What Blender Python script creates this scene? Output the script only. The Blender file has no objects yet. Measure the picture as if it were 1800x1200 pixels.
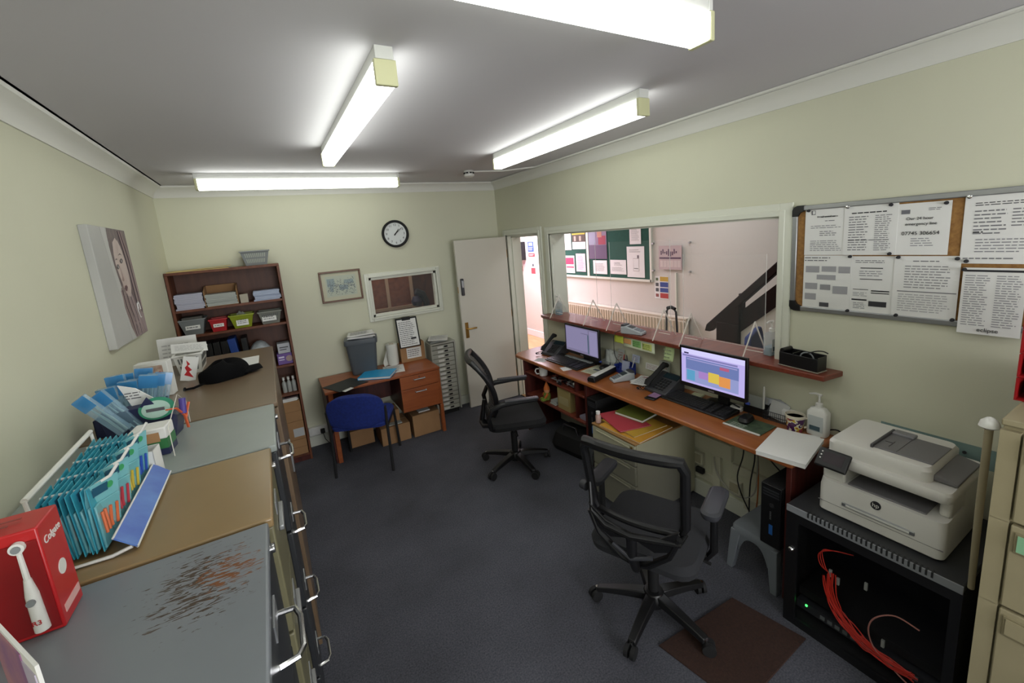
import bpy, bmesh, math, random
from mathutils import Vector, Matrix, Euler
C = bpy.context.scene
COL = C.collection
PI = math.pi
R = math.radians

# ------------------------------------------------------------------ camera, world, light, exposure
cd = bpy.data.cameras.new('camera')
cam = bpy.data.objects.new('camera', cd); COL.objects.link(cam)
cd.sensor_width = 36.0; cd.lens = 15.014; cd.shift_y = -0.02804; cd.clip_start = 0.02
cam.matrix_world = (Matrix.Translation((0, 0, 1.948)) @ Matrix.Rotation(-.5077, 4, 'Z')
                    @ Matrix.Rotation(1.3918, 4, 'X') @ Matrix.Rotation(-.0825, 4, 'Z'))
C.camera = cam
C.view_settings.view_transform = 'Standard'
C.view_settings.look = 'None'
C.view_settings.gamma = 1.0
C.view_settings.use_curve_mapping = False
C.view_settings.exposure = 0.38
w = bpy.data.worlds.new('world'); C.world = w; w.use_nodes = True
w.node_tree.nodes['Background'].inputs[0].default_value = (.75, .8, 1, 1)
w.node_tree.nodes['Background'].inputs[1].default_value = .3
LAMP = 6.3          # strength of the ceiling battens' diffusers

def area(name, loc, size, power, color, rot=(0, 0, 0)):
    l = bpy.data.lights.new(name, 'AREA'); l.shape = 'RECTANGLE'; l.size, l.size_y = size
    l.energy = power; l.color = color
    o = bpy.data.objects.new(name, l); COL.objects.link(o); o.location = loc; o.rotation_euler = rot
    return o
area('hall_lamp_by_entrance', (3.4, 6.3, 2.53), (1.2, 1.2), 105, (1, .86, 1))
area('hall_lamp_by_stairs', (3.4, 2.9, 2.53), (.5, .8), 10, (.92, .97, 1))
area('lamp_in_room_behind', (1.2, 5.3, 2.4), (.5, .5), 6, (1, .85, .75))

# ------------------------------------------------------------------ helpers
def lin(c):
    if isinstance(c, str):
        c = [int(c[i:i + 2], 16) / 255 for i in (0, 2, 4)]
    return tuple(((v + .055) / 1.055) ** 2.4 if v > .04045 else v / 12.92 for v in c) + (1,)

MATS = {}
def mat(name, color, rough=.5, metal=0., var=0., vscale=6., bump=0., bscale=60., stretch=(1, 1, 1), emit=0., color2=None, spec=.5, coat=0.):
    if name in MATS: return MATS[name]
    m = bpy.data.materials.new(name); m.use_nodes = True
    nt = m.node_tree; b = nt.nodes['Principled BSDF']
    b.inputs['Base Color'].default_value = lin(color)
    b.inputs['Roughness'].default_value = rough
    b.inputs['Metallic'].default_value = metal
    b.inputs['Specular IOR Level'].default_value = spec
    b.inputs['Coat Weight'].default_value = coat
    if emit:
        b.inputs['Emission Color'].default_value = lin(color); b.inputs['Emission Strength'].default_value = emit
    tc = mp = None
    if var or color2 or bump:
        tc = nt.nodes.new('ShaderNodeTexCoord'); mp = nt.nodes.new('ShaderNodeMapping')
        mp.inputs['Scale'].default_value = stretch
        nt.links.new(tc.outputs['Object'], mp.inputs['Vector'])
    if var or color2:
        n = nt.nodes.new('ShaderNodeTexNoise'); n.inputs['Scale'].default_value = vscale; n.inputs['Detail'].default_value = 5
        nt.links.new(mp.outputs[0], n.inputs['Vector'])
        r = nt.nodes.new('ShaderNodeValToRGB'); c = lin(color)
        lo = lin(color2) if color2 else tuple(v * (1 - var) for v in c[:3]) + (1,)
        hi = c if color2 else tuple(min(1, v * (1 + var)) for v in c[:3]) + (1,)
        r.color_ramp.elements[0].position = .3; r.color_ramp.elements[0].color = lo
        r.color_ramp.elements[1].position = .7; r.color_ramp.elements[1].color = hi
        nt.links.new(n.outputs['Fac'], r.inputs[0]); nt.links.new(r.outputs[0], b.inputs['Base Color'])
    if bump:
        n = nt.nodes.new('ShaderNodeTexNoise'); n.inputs['Scale'].default_value = bscale; n.inputs['Detail'].default_value = 3
        nt.links.new(mp.outputs[0], n.inputs['Vector'])
        bp = nt.nodes.new('ShaderNodeBump'); bp.inputs['Strength'].default_value = bump; bp.inputs['Distance'].default_value = .01
        nt.links.new(n.outputs['Fac'], bp.inputs['Height']); nt.links.new(bp.outputs[0], b.inputs['Normal'])
    MATS[name] = m
    return m

def clear(name, color, opacity, rough=.05):
    if name in MATS: return MATS[name]
    m = bpy.data.materials.new(name); m.use_nodes = True; nt = m.node_tree
    b = nt.nodes['Principled BSDF']; b.inputs['Base Color'].default_value = lin(color)
    b.inputs['Roughness'].default_value = rough
    t = nt.nodes.new('ShaderNodeBsdfTransparent'); x = nt.nodes.new('ShaderNodeMixShader')
    x.inputs[0].default_value = opacity
    nt.links.new(t.outputs[0], x.inputs[1]); nt.links.new(b.outputs[0], x.inputs[2])
    nt.links.new(x.outputs[0], nt.nodes['Material Output'].inputs['Surface'])
    MATS[name] = m
    return m

class MB:
    def __init__(s): s.v = []; s.f = []
    def add(s, vs, fs, M=None):
        k = len(s.v)
        for p in vs:
            p = Vector(p)
            s.v.append(tuple(M @ p if M else p))
        s.f += [tuple(k + i for i in f) for f in fs]
        return s
    def box(s, x0, x1, y0, y1, z0, z1, M=None):
        vs = [(x, y, z) for z in (z0, z1) for y in (y0, y1) for x in (x0, x1)]
        return s.add(vs, [(0, 2, 3, 1), (4, 5, 7, 6), (0, 1, 5, 4), (2, 6, 7, 3), (0, 4, 6, 2), (1, 3, 7, 5)], M)
    def cyl(s, p0, p1, r0, r1=None, n=14, caps=True):
        return s.tube([p0, p1], [r0, r0 if r1 is None else r1], n, caps)
    def tube(s, pts, r, n=8, caps=True, flat=1.0, closed=False):
        pts = [Vector(p) for p in pts]; m = len(pts)
        rr = r if isinstance(r, (list, tuple)) else [r] * m
        up = None; vs = []
        for i in range(m):
            if closed: t = pts[(i + 1) % m] - pts[i - 1]
            else: t = pts[min(i + 1, m - 1)] - pts[max(i - 1, 0)]
            t.normalize()
            if up is None:
                up = Vector((0, 0, 1)) if abs(t.z) < .9 else Vector((1, 0, 0))
            a = (up - t * up.dot(t)).normalized(); bb = t.cross(a); up = a
            for k in range(n):
                an = 2 * PI * k / n
                vs.append(pts[i] + (a * math.cos(an) * flat + bb * math.sin(an)) * rr[i])
        fs = []
        for i in range(m if closed else m - 1):
            j = (i + 1) % m
            for k in range(n):
                fs.append((i * n + k, i * n + (k + 1) % n, j * n + (k + 1) % n, j * n + k))
        if caps and not closed:
            fs.append(tuple(range(n))[::-1]); fs.append(tuple((m - 1) * n + k for k in range(n)))
        return s.add(vs, fs)
    def lathe(s, prof, c=(0, 0, 0), n=20, sx=1, sy=1, M=None):
        vs = []
        for r, z in prof:
            for k in range(n):
                a = 2 * PI * k / n
                vs.append((c[0] + r * math.cos(a) * sx, c[1] + r * math.sin(a) * sy, c[2] + z))
        fs = [(i * n + k, i * n + (k + 1) % n, (i + 1) * n + (k + 1) % n, (i + 1) * n + k) for i in range(len(prof) - 1) for k in range(n)]
        if prof[0][0] > 1e-5: fs.append(tuple(range(n))[::-1])
        if prof[-1][0] > 1e-5: fs.append(tuple((len(prof) - 1) * n + k for k in range(n)))
        return s.add(vs, fs, M)
    def prism(s, poly, d0, d1, ax='z', M=None):
        n = len(poly)
        def P(a, b, d): return {'z': (a, b, d), 'y': (a, d, b), 'x': (d, a, b)}[ax]
        vs = [P(a, b, d0) for a, b in poly] + [P(a, b, d1) for a, b in poly]
        return s.add(vs, [tuple(range(n))[::-1], tuple(range(n, 2 * n))] + [(i, (i + 1) % n, n + (i + 1) % n, n + i) for i in range(n)], M)
    def quad(s, a, b, c, d): return s.add([a, b, c, d], [(0, 1, 2, 3)])
    def grid(s, fn, nu, nv, thick=None):
        vs = [fn(i / nu, j / nv) for j in range(nv + 1) for i in range(nu + 1)]
        fs = [(j * (nu + 1) + i, j * (nu + 1) + i + 1, (j + 1) * (nu + 1) + i + 1, (j + 1) * (nu + 1) + i) for j in range(nv) for i in range(nu)]
        return s.add(vs, fs)
    def obj(s, name, m, parent=None, bevel=0, seg=2, smooth=True, subsurf=0, solid=0):
        me = bpy.data.meshes.new(name); me.from_pydata(s.v, [], s.f); me.update()
        bm = bmesh.new(); bm.from_mesh(me); bmesh.ops.recalc_face_normals(bm, faces=bm.faces); bm.to_mesh(me); bm.free()
        if m: me.materials.append(m)
        if smooth:
            me.polygons.foreach_set('use_smooth', [True] * len(me.polygons)); me.set_sharp_from_angle(angle=R(35))
        o = bpy.data.objects.new(name, me); COL.objects.link(o)
        if parent: o.parent = parent
        if solid:
            q = o.modifiers.new('solid', 'SOLIDIFY'); q.thickness = solid; q.offset = 0
        if bevel:
            q = o.modifiers.new('bevel', 'BEVEL'); q.width = bevel; q.segments = seg; q.limit_method = 'ANGLE'; q.angle_limit = R(40)
        if subsurf:
            q = o.modifiers.new('sub', 'SUBSURF'); q.levels = subsurf; q.render_levels = subsurf
        return o

def thing(name, label, cat, loc=(0, 0, 0), rz=0, group=None, rot=None):
    o = bpy.data.objects.new(name, None); COL.objects.link(o)
    o.location = loc; o.rotation_euler = rot if rot else (0, 0, rz); o.empty_display_size = .05
    return tag(o, label, cat, group)
def tag(o, label, cat, group=None, loc=None, rz=None, rot=None):
    o['label'] = label; o['category'] = cat
    if group: o['group'] = group
    if loc is not None: o.location = loc
    if rz is not None: o.rotation_euler = (0, 0, rz)
    if rot is not None: o.rotation_euler = rot
    return o
def struct(o): o['kind'] = 'structure'; return o
def B(x0, x1, y0, y1, z0, z1): return MB().box(x0, x1, y0, y1, z0, z1)
def copy_tree(o, parent=None):
    c = o.copy(); COL.objects.link(c)
    if parent: c.parent = parent
    for ch in list(o.children): copy_tree(ch, c)
    return c
def text(parent, s, size, loc, m, flat=False, name='lettering', align='CENTER', ext=.0004):
    cu = bpy.data.curves.new(name, 'FONT'); cu.body = s; cu.size = size; cu.align_x = align; cu.align_y = 'CENTER'; cu.extrude = ext
    cu.materials.append(m)
    tmp = bpy.data.objects.new(name, cu); COL.objects.link(tmp); bpy.context.view_layer.update()
    me = bpy.data.meshes.new_from_object(tmp.evaluated_get(bpy.context.evaluated_depsgraph_get()))
    bpy.data.objects.remove(tmp); bpy.data.curves.remove(cu)
    me.name = name; o = bpy.data.objects.new(name, me); COL.objects.link(o); o.parent = parent; o.location = loc
    o.rotation_euler = (0, 0, 0) if flat else (PI / 2, 0, 0)
    return o
LEFT, RIGHT = PI / 2, -PI / 2      # facing of things hung on the left / right wall (local -y faces the room)

# ------------------------------------------------------------------ materials
wall_m = mat('wall_paint', 'cacab5', .75, var=.03, vscale=1.2, bump=.04, bscale=140)
ceil_m = mat('ceiling_paint', 'c4c2c8', .85, var=.02, vscale=1.0)
cove_m = mat('coving_paint', 'd6d6d0', .6)
trim_m = mat('gloss_trim', 'd3d5c8', .35)
hall_m = mat('hall_paint', 'c8c3bb', .8)
door_m = mat('door_paint', 'c6c3b8', .4)
white = mat('white_plastic', 'd8d8d4', .35)
offwhite = mat('offwhite_plastic', 'c9c7b4', .4)
paper = mat('paper', 'dcdcda', .8)
ink = mat('ink', '55555a', .8)
inkd = mat('ink_dark', '26262a', .8)
black = mat('black_plastic', '121214', .4)
blackm = mat('black_matt', '101012', .75)
darkg = mat('dark_grey_plastic', '34353a', .5)
chrome = mat('chrome', 'd0d0d0', .18, 1.)
alu = mat('aluminium', 'a9abae', .38, .85)
brass = mat('brass', 'a98444', .3, .9)
greyp = mat('grey_plastic', '7f8486', .45)
mahog = mat('mahogany', '82402f', .38, color2='6a2f22', vscale=3, stretch=(1, 12, 12), coat=.2)
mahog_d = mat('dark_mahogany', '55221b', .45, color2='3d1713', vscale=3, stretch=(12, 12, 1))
cherry = mat('cherry_desktop', 'a36233', .3, color2='95552c', vscale=2.2, stretch=(14, 1, 1), coat=.25)
teak = mat('teak_veneer', '9c552b', .38, color2='86431f', vscale=2.5, stretch=(1, 10, 10), coat=.15)
bookw = mat('bookcase_wood', '6e3c20', .5, color2='56290f', vscale=3, stretch=(8, 8, 1))
cardb = mat('cardboard', '9a7550', .85, var=.06, vscale=9)
meshm = clear('mesh_fabric', '1a1a1c', .62, .8)
acryl = clear('acrylic', 'e8f0ee', .02, .05)
acryl_edge = clear('acrylic_edge', 'f4efe6', .62, .2)
red = mat('red_plastic', 'b01f26', .4)
blue = mat('blue_plastic', '2a3f8c', .4)

# ------------------------------------------------------------------ room
XR, XL, D, ZC = 2.456, -.724, 4.6, 2.574
Y0 = -2.4
carpet = mat('carpet', '5c5d66', .95, color2='3a3b44', vscale=130, bump=.5, bscale=320)
nt = carpet.node_tree
n = nt.nodes.new('ShaderNodeTexNoise'); n.inputs['Scale'].default_value = 2.2; n.inputs['Detail'].default_value = 6
tcn = nt.nodes.new('ShaderNodeTexCoord'); nt.links.new(tcn.outputs['Object'], n.inputs['Vector'])
mr = nt.nodes.new('ShaderNodeMapRange'); mr.inputs[1].default_value = .3; mr.inputs[2].default_value = .7; mr.inputs[3].default_value = .72; mr.inputs[4].default_value = 1.15
nt.links.new(n.outputs['Fac'], mr.inputs[0])
mx = nt.nodes.new('ShaderNodeVectorMath'); mx.operation = 'SCALE'
bs = nt.nodes['Principled BSDF']; src = bs.inputs['Base Color'].links[0].from_socket
nt.links.new(src, mx.inputs[0]); nt.links.new(mr.outputs[0], mx.inputs['Scale']); nt.links.new(mx.outputs[0], bs.inputs['Base Color'])
struct(B(XL - .1, XR + .02, Y0, D + .02, -.05, 0).obj('floor', carpet, smooth=False))
struct(B(XL - .1, 4.4, Y0, 9.2, ZC, ZC + .05).obj('ceiling', ceil_m, smooth=False))
struct(B(XL - .1, XL, Y0, D, 0, ZC).obj('wall_left', wall_m, smooth=False))
m = MB().box(XL - .1, .1, Y0 - .1, Y0, 0, ZC).box(1.9, 4.4, Y0 - .1, Y0, 0, ZC).box(.1, 1.9, Y0 - .1, Y0, 0, .9).box(.1, 1.9, Y0 - .1, Y0, 2.1, ZC)
struct(m.obj('wall_front', wall_m, smooth=False))
m = MB()
for a in ((.1, .15, .9, 2.1), (1.85, 1.9, .9, 2.1), (.98, 1.02, .9, 2.1), (.15, 1.85, .9, .95), (.15, 1.85, 2.05, 2.1)): m.box(a[0], a[1], Y0 - .08, Y0 - .03, a[2], a[3])
fw = struct(m.obj('added_fill_window', trim_m, bevel=.004))  # unseen window, added behind the camera to let fill light in
B(.12, 1.88, Y0 - .058, Y0 - .052, .92, 2.08).obj('pane', clear('added_window_glass', 'b0b8b8', .06, .03), fw)
area('added_fill_lamp', (1.0, Y0 - .12, 1.5), (1.7, 1.1), 75, (.96, .97, 1), (R(90), 0, 0))  # added area lamp outside the opening, fills the room from behind the camera
# back wall with its small window opening
WX0, WX1, WZ0, WZ1 = .888, 1.62, 1.215, 1.632
m = MB()
m.box(XL - .1, WX0, D, D + .14, 0, ZC).box(WX1, XR, D, D + .14, 0, ZC).box(WX0, WX1, D, D + .14, 0, WZ0).box(WX0, WX1, D, D + .14, WZ1, ZC)
struct(m.obj('wall_back', wall_m, smooth=False))
# right wall: doorway and hatch
XH = XR + .165
DY0, DY1, DZ = 3.72, 4.40, 1.95
HY0, HY1, HZ0, HZ1 = 1.33, 3.53, 1.10, 1.93
m = MB()
m.box(XR, XH, Y0, HY0, 0, ZC).box(XR, XH, HY1, DY0, 0, ZC).box(XR, XH, DY1, D + .14, 0, ZC)
m.box(XR, XH, HY0, HY1, 0, HZ0).box(XR, XH, HY0, HY1, HZ1, ZC).box(XR, XH, DY0, DY1, DZ, ZC)
struct(m.obj('wall_right', wall_m, smooth=False))
# coving
def cove(name, p0, p1, nrm):
    c = .09; prof = [(0, 0), (.007, .0), (.009, .012), (.012, .018), (.022, .04), (.045, .062), (.074, .076), (.078, .09), (.09, .09)]
    m = MB(); p0 = Vector(p0); p1 = Vector(p1); nn = Vector(nrm)
    vs = []
    for p in (p0, p1):
        vs += [p + nn * a + Vector((0, 0, b)) for a, b in prof] + [p + Vector((0, 0, .09))]
    k = len(prof) + 1
    m.add(vs, [(i, i + 1, k + i + 1, k + i) for i in range(k - 1)] + [tuple(range(k)), tuple(range(k, 2 * k))])
    struct(m.obj(name, cove_m))
cove('trim_1', (XL, Y0, ZC - .09), (XL, D, ZC - .09), (1, 0, 0))
cove('trim_2', (XR, Y0, ZC - .09), (XR, D, ZC - .09), (-1, 0, 0))
cove('trim_3', (XL, D, ZC - .09), (XR, D, ZC - .09), (0, -1, 0))
struct(B(XL, XR, D - .015, D, 0, .11).obj('baseboard_back', trim_m, bevel=.004))
struct(B(XL, XL + .015, Y0, D - .015, 0, .11).obj('baseboard_left', trim_m, bevel=.004))
struct(MB().box(XR - .015, XR, Y0, 3.62, 0, .11).obj('baseboard_right', trim_m, bevel=.004))
# hatch frame, lining and door frame
def smooth_path(pts):
    pts = [Vector(p) for p in pts]; out = []
    for i in range(len(pts) - 1):
        p0, p1, p2, p3 = pts[max(i - 1, 0)], pts[i], pts[i + 1], pts[min(i + 2, len(pts) - 1)]
        for k in range(6):
            u = k / 6; out.append(.5 * ((2 * p1) + (-p0 + p2) * u + (2 * p0 - 5 * p1 + 4 * p2 - p3) * u * u + (-p0 + 3 * p1 - 3 * p2 + p3) * u ** 3))
    out.append(pts[-1])
    return out
def frame(name, axis, w0, a0, a1, z0, z1, wd, th, parent=None, bottom=True):
    m = MB()
    for o_, wdd in ((th, wd), (th + .008, wd * .45)):
        A0, A1, Z0, Z1 = a0 - wdd, a1 + wdd, (z0 - wdd if bottom else z0), z1 + wdd
        def bx(p, q, r, s):
            if axis == 'x': m.box(w0 - o_, w0, p, q, r, s)
            else: m.box(p, q, w0 - o_, w0, r, s)
        bx(A0, a0, Z0, Z1); bx(a1, A1, Z0, Z1); bx(a0, a1, z1, Z1)
        if bottom: bx(a0, a1, Z0, z0)
    return m
struct(frame('f', 'x', XR, HY0, HY1, HZ0, HZ1, .068, .014, bottom=False).obj('trim_4', trim_m, bevel=.003))
struct(frame('f', 'x', XR, DY0, DY1, 0, DZ, .062, .014, bottom=False).obj('trim_5', trim_m, bevel=.003))
m = MB().box(XR, XH + .01, HY0, HY0 + .012, HZ0, HZ1).box(XR, XH + .01, HY1 - .012, HY1, HZ0, HZ1).box(XR, XH + .01, HY0, HY1, HZ1 - .012, HZ1)
struct(m.obj('trim_6', trim_m))
m = MB().box(XR, XH + .01, DY0, DY0 + .014, 0, DZ).box(XR, XH + .01, DY1 - .02, DY1, 0, DZ).box(XR, XH + .01, DY0, DY1, DZ - .014, DZ)
m.box(XR + .05, XR + .09, DY1 - .035, DY1 - .02, 0, DZ).box(XR + .05, XR + .09, DY0, DY1, DZ - .03, DZ - .014)
struct(m.obj('trim_7', trim_m))
# small window in the back wall
wn = MB(); wn = frame('f', 'y', D, WX0, WX1, WZ0, WZ1, .045, .016)
wo = struct(wn.obj('window_1', trim_m, bevel=.004))
m = MB().box(WX0, WX0 + .028, D + .0, D + .05, WZ0, WZ1).box(WX1 - .028, WX1, D, D + .05, WZ0, WZ1).box(WX0, WX1, D, D + .05, WZ0, WZ0 + .028).box(WX0, WX1, D, D + .05, WZ1 - .028, WZ1)
m.obj('inner_frame', trim_m, wo, bevel=.003)
B(WX0 + .02, WX1 - .02, D + .022, D + .028, WZ0 + .02, WZ1 - .02).obj('pane', clear('window_glass', '8a8f90', .10, .03), wo)

# the room seen through the small window
brn = mat('brown_panelling', '6b4132', .7, color2='4a2a20', vscale=7, stretch=(3, 3, 1))
struct(B(.2, 2.45, 5.9, 5.95, 0, ZC).obj('wall_beyond_window', brn, smooth=False))
struct(B(-.1, 2.45, D + .14, 5.9, -.05, 0).obj('floor_beyond_window', mat('dark_floor', '3a2f2a', .8), smooth=False))
t = thing('curtain_screen', 'brown patterned screen with pale upright battens seen through the small back window', 'screen', (1.2, 5.7, 0))
B(-.75, .45, -.01, .01, .75, 1.75).obj('panel', mat('brown_cloth', '7d4a35', .85, color2='5c3223', vscale=18), t)
for x in (-.74, -.5, -.15, .12, .44):
    B(x - .02, x + .02, -.03, -.01, 0, 1.8).obj('batten', mat('pale_batten', 'a48a72', .7), t)
B(-.78, .48, -.04, -.01, 1.1, 1.14).obj('rail', MATS['pale_batten'], t)
t = thing('desk', 'dark desk top in the dim room behind the small window', 'desk', (1.4, 5.1, 0))
B(-.6, .6, -.25, .25, .94, .97).obj('desktop', mat('dark_top', '2b2126', .4), t)
for x in (-.55, .55): B(x - .02, x + .02, -.2, .2, 0, .94).obj('leg', blackm, t)
t = thing('microscope', 'dark curved instrument standing on the desk behind the small window', 'instrument', (1.62, 5.1, .97))
m = MB().lathe([(.11, 0), (.11, .02), (.03, .03), (.03, .1)]); m.obj('base', blackm, t)
MB().tube([(0, 0, .08), (.02, 0, .25), (-.02, 0, .36), (-.1, 0, .4)], [.035, .04, .045, .04], 10).obj('arm', blackm, t)
MB().lathe([(0, 0), (.05, .01), (.07, .06), (.04, .12), (0, .13)], (-.1, 0, .22), 14).obj('head', mat('purple_black', '1d1830', .5), t)
tag(MB().grid(lambda u, v: (.88 + u * .58 , 4.98 + v * .2, .98 + .07 * math.sin(u * 9) ** 2 * math.sin(v * 3.1) + .04 * math.sin(u * 23 + v * 6) ** 2), 30, 8).obj('folded_cloth', mat('purple_cloth', '34303f', .9), solid=.01), 'purple-grey cloth heaped on the desk behind the small window', 'cloth')
for i, (x, c, l) in enumerate(((1.72, 'cdbba0', 'cream'), (1.79, 'a08a78', 'tan'), (1.86, 'ddd2c4', 'white'))):
    tag(MB().lathe([(.026, 0), (.03, .01), (.022, .08), (.012, .095), (.012, .11), (0, .11)]).obj('pot', mat('pot_' + l, c, .5)), l + ' small pot in a row beside the instrument behind the back window', 'pot', loc=(x + .03, 4.96, .97))

# ------------------------------------------------------------------ hall beyond
HX = 4.27
struct(B(XR, HX + .1, Y0, 9.2, -.05, 0).obj('floor_hall', mat('laminate', 'c09a72', .45, color2='ab845c', vscale=3, stretch=(8, 1, 1)), smooth=False))
struct(B(HX, HX + .1, Y0, 9.2, 0, ZC).obj('wall_hall', hall_m, smooth=False))
struct(B(XR, HX, 9.1, 9.2, 0, ZC).obj('wall_hall_end', hall_m, smooth=False))
struct(B(HX - .015, HX, 4.9, 9.1, 0, .12).obj('baseboard_hall', mat('white_skirting', 'dcd6d6', .4), bevel=.004))
struct(B(XR + .01, XR + .02, D + .14, 9.1, 0, ZC).obj('wall_hall_near', hall_m, smooth=False))

def lines(mb, x0, x1, z0, z1, rows, seed=1, th=.34, gap=.012, y=-.0012, dens=1.):
    rnd = random.Random(seed); h = (z1 - z0) / rows
    for i in range(rows):
        z = z1 - (i + .5) * h; x = x0; end = x1 - rnd.random() * (x1 - x0) * .25
        while x < end:
            l = min(rnd.uniform(.008, .03) * dens, end - x)
            mb.quad((x, y, z - h * th / 2), (x + l, y, z - h * th / 2), (x + l, y, z + h * th / 2), (x, y, z + h * th / 2))
            x += l + gap * .35
    return mb
def rect(mb, x0, x1, z0, z1, y=-.0014):
    return mb.quad((x0, y, z0), (x1, y, z0), (x1, y, z1), (x0, y, z1))
def sheet(label, w, h, loc, rot, fill=None, m=None, cat='paper', name='paper_sheet', group=None, th=.0012):
    """a sheet centred on loc, local x right, z up, -y faces the viewer"""
    o = B(-w / 2, w / 2, 0, th, -h / 2, h / 2).obj(name, m or paper, smooth=False)
    tag(o, label, cat, group, loc=loc, rot=rot)
    if fill:
        mbs = {}
        for it in fill:
            k = it[0]; mm = mbs.setdefault(it[1], MB())
            a = [it[2] * w, it[3] * w, it[4] * h, it[5] * h]
            if k == 'l': lines(mm, *a, it[6], seed=len(label) + len(mm.v))
            else: rect(mm, *a, y=-.0014 - (.0006 if k == 'R' else 0))
        for mm_, b in mbs.items(): b.obj('printing', mat('print_' + mm_, mm_, .8), o, smooth=False)
    return o
RW = (0, 0, RIGHT)
# green notice board in hall
t = thing('notice_board', 'green felt notice board with white frame on the hall wall', 'notice board', (HX, 0, 0), 0)
gm = mat('green_felt', '17473a', .95, var=.1, vscale=30)
B(-.02, 0, 3.9, 5.85, 1.24, 1.96).obj('felt_panel', gm, t)
for nm, a in (('frame_rail', (3.88, 5.87, 1.21, 1.24)), ('frame_rail', (3.88, 5.87, 1.96, 1.99)), ('frame_post', (3.87, 3.9, 1.21, 1.99)), ('frame_post', (5.09, 5.14, 1.24, 1.96)), ('frame_post', (5.85, 5.88, 1.21, 1.99))):
    B(-.03, 0, *a).obj(nm, trim_m, t)
def hs(label, ya, yb, za, zb, fill=None, m=None, x=HX - .026, cat='notice', name='notice'):
    return sheet(label, abs(ya - yb), abs(za - zb), (x, (ya + yb) / 2, (za + zb) / 2), RW, fill, m, cat, name)
hs('cream text sheet at top left of the green hall board', 5.69, 5.51, 1.64, 1.92, [('l', '8a8a86', -.4, .4, -.4, .4, 12)])
hs('poster with yellow band and dark photo on the green hall board', 5.48, 5.16, 1.65, 1.93, [('r', 'a89a35', -.5, .5, .3, .5), ('r', '4b4038', -.5, .5, -.1, .3), ('R', '9a8f82', -.35, -.2, -.05, .22), ('R', '9a8f82', .05, .2, -.05, .22), ('l', '8a8a86', -.4, .4, -.45, -.15, 5)])
hs('white leaflet with pink band at lower left of the hall board', 5.81, 5.45, 1.27, 1.55, [('r', 'b03a5e', -.45, .45, 0, .38), ('r', 'b03a5e', -.1, .45, -.2, -.12), ('R', '3a4a80', -.3, -.18, -.25, .15), ('l', 'a07a88', -.4, .4, -.42, -.25, 3)])
hs('pale pink narrow leaflet pinned beside the pink banded leaflet', 5.41, 5.18, 1.30, 1.58, [('l', 'a8889a', -.35, .35, -.4, .4, 10)], mat('pink_paper', 'd9c4cc', .8))
hs('tall purple poster with a person in red on the green hall board', 5.08, 4.69, 1.50, 1.92, [('r', '8d8ea0', -.5, -.1, 0, .5), ('r', '94404e', .05, .45, 0, .3), ('R', 'a97a68', .0, .25, .25, .48), ('r', '5f4e66', -.5, .5, -.5, -.02), ('l', '9c8ca4', -.4, .4, -.4, -.1, 5)], mat('purple_poster', '77647a', .6))
hs('white notice low on the board under the purple poster', 5.0, 4.70, 1.28, 1.48, [('l', '8a8a86', -.35, .35, -.3, .3, 7)])
hs('white notice with bold heading low on the hall board', 4.63, 4.32, 1.29, 1.49, [('l', '6a6a66', -.25, .25, .1, .35, 3), ('l', '8a8a86', -.4, .4, -.3, 0, 4)])
hs('white sheet at the top right of the green hall board', 4.24, 4.04, 1.70, 1.92, [('l', '9a9a96', -.35, .35, -.3, .4, 9)])
hs('large white sheet with a phone drawing on the hall board', 4.30, 3.99, 1.26, 1.67, [('r', 'b5b0ae', -.14, .2, -.3, .12), ('R', 'dcdcda', -.12, .18, -.28, .1), ('r', '6b6068', .1, .2, .12, .22), ('l', '9a9a96', -.35, .35, .3, .42, 2), ('R', '66605e', -.1, .14, -.22, -.2)])
t = thing('acrylic_display', 'clear acrylic wall display holding a pinkish picture of teeth in the hall', 'frame', (HX - .02, 3.58, 1.53), RIGHT)
B(-.3, .3, -.004, 0, -.2, .2).obj('acrylic_sheet', acryl, t)
B(-.17, .17, -.01, -.005, -.15, .14).obj('print', mat('pinkprint', 'b6a3a3', .7), t)
m = MB()
for i in range(9): rect(m, -.14 + i * .028, -.122 + i * .028, .03 + .02 * math.sin(i), .08 + .02 * math.sin(i * 2), y=-.011)
rect(m, -.16, .16, -.02, 0, -.011); m.obj('dark_marks', mat('plum_ink', '5b4558', .8), t)
m = MB()
for i in range(6): rect(m, -.15 + i * .052, -.105 + i * .052, -.12, -.04, y=-.011)
m.obj('pale_marks', mat('pale_ink', 'cbbcb8', .8), t)
for x, z in ((-.27, .17), (.27, .17), (-.27, -.17), (.27, -.17)): MB().cyl((x, -.012, z), (x, .02, z), .012, n=10).obj('standoff', alu, t)
t = hs('safety sign strip with yellow, blue and red bands in the hall', 3.85, 3.63, 1.0, 1.29, [('r', 'b8952f', -.1, .48, .28, .48), ('r', '2c3f85', -.1, .48, .03, .24), ('r', '2c3f85', -.1, .48, -.2, -.01), ('r', 'a8322f', -.1, .48, -.46, -.24), ('r', '4a4a50', -.42, -.2, .05, .2), ('r', '4a4a50', -.42, -.2, -.18, -.03), ('r', '8a4a45', -.42, -.2, -.42, -.28), ('r', '5a6a4a', -.4, -.22, .3, .42)], x=HX - .003, cat='sign', name='safety_sign')
tag(B(HX - .02, HX, 3.5, 3.52, 0, 1.34).obj('cable_trunking', trim_m), 'thin white vertical trunking below the acrylic picture frame', 'trunking')
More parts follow.
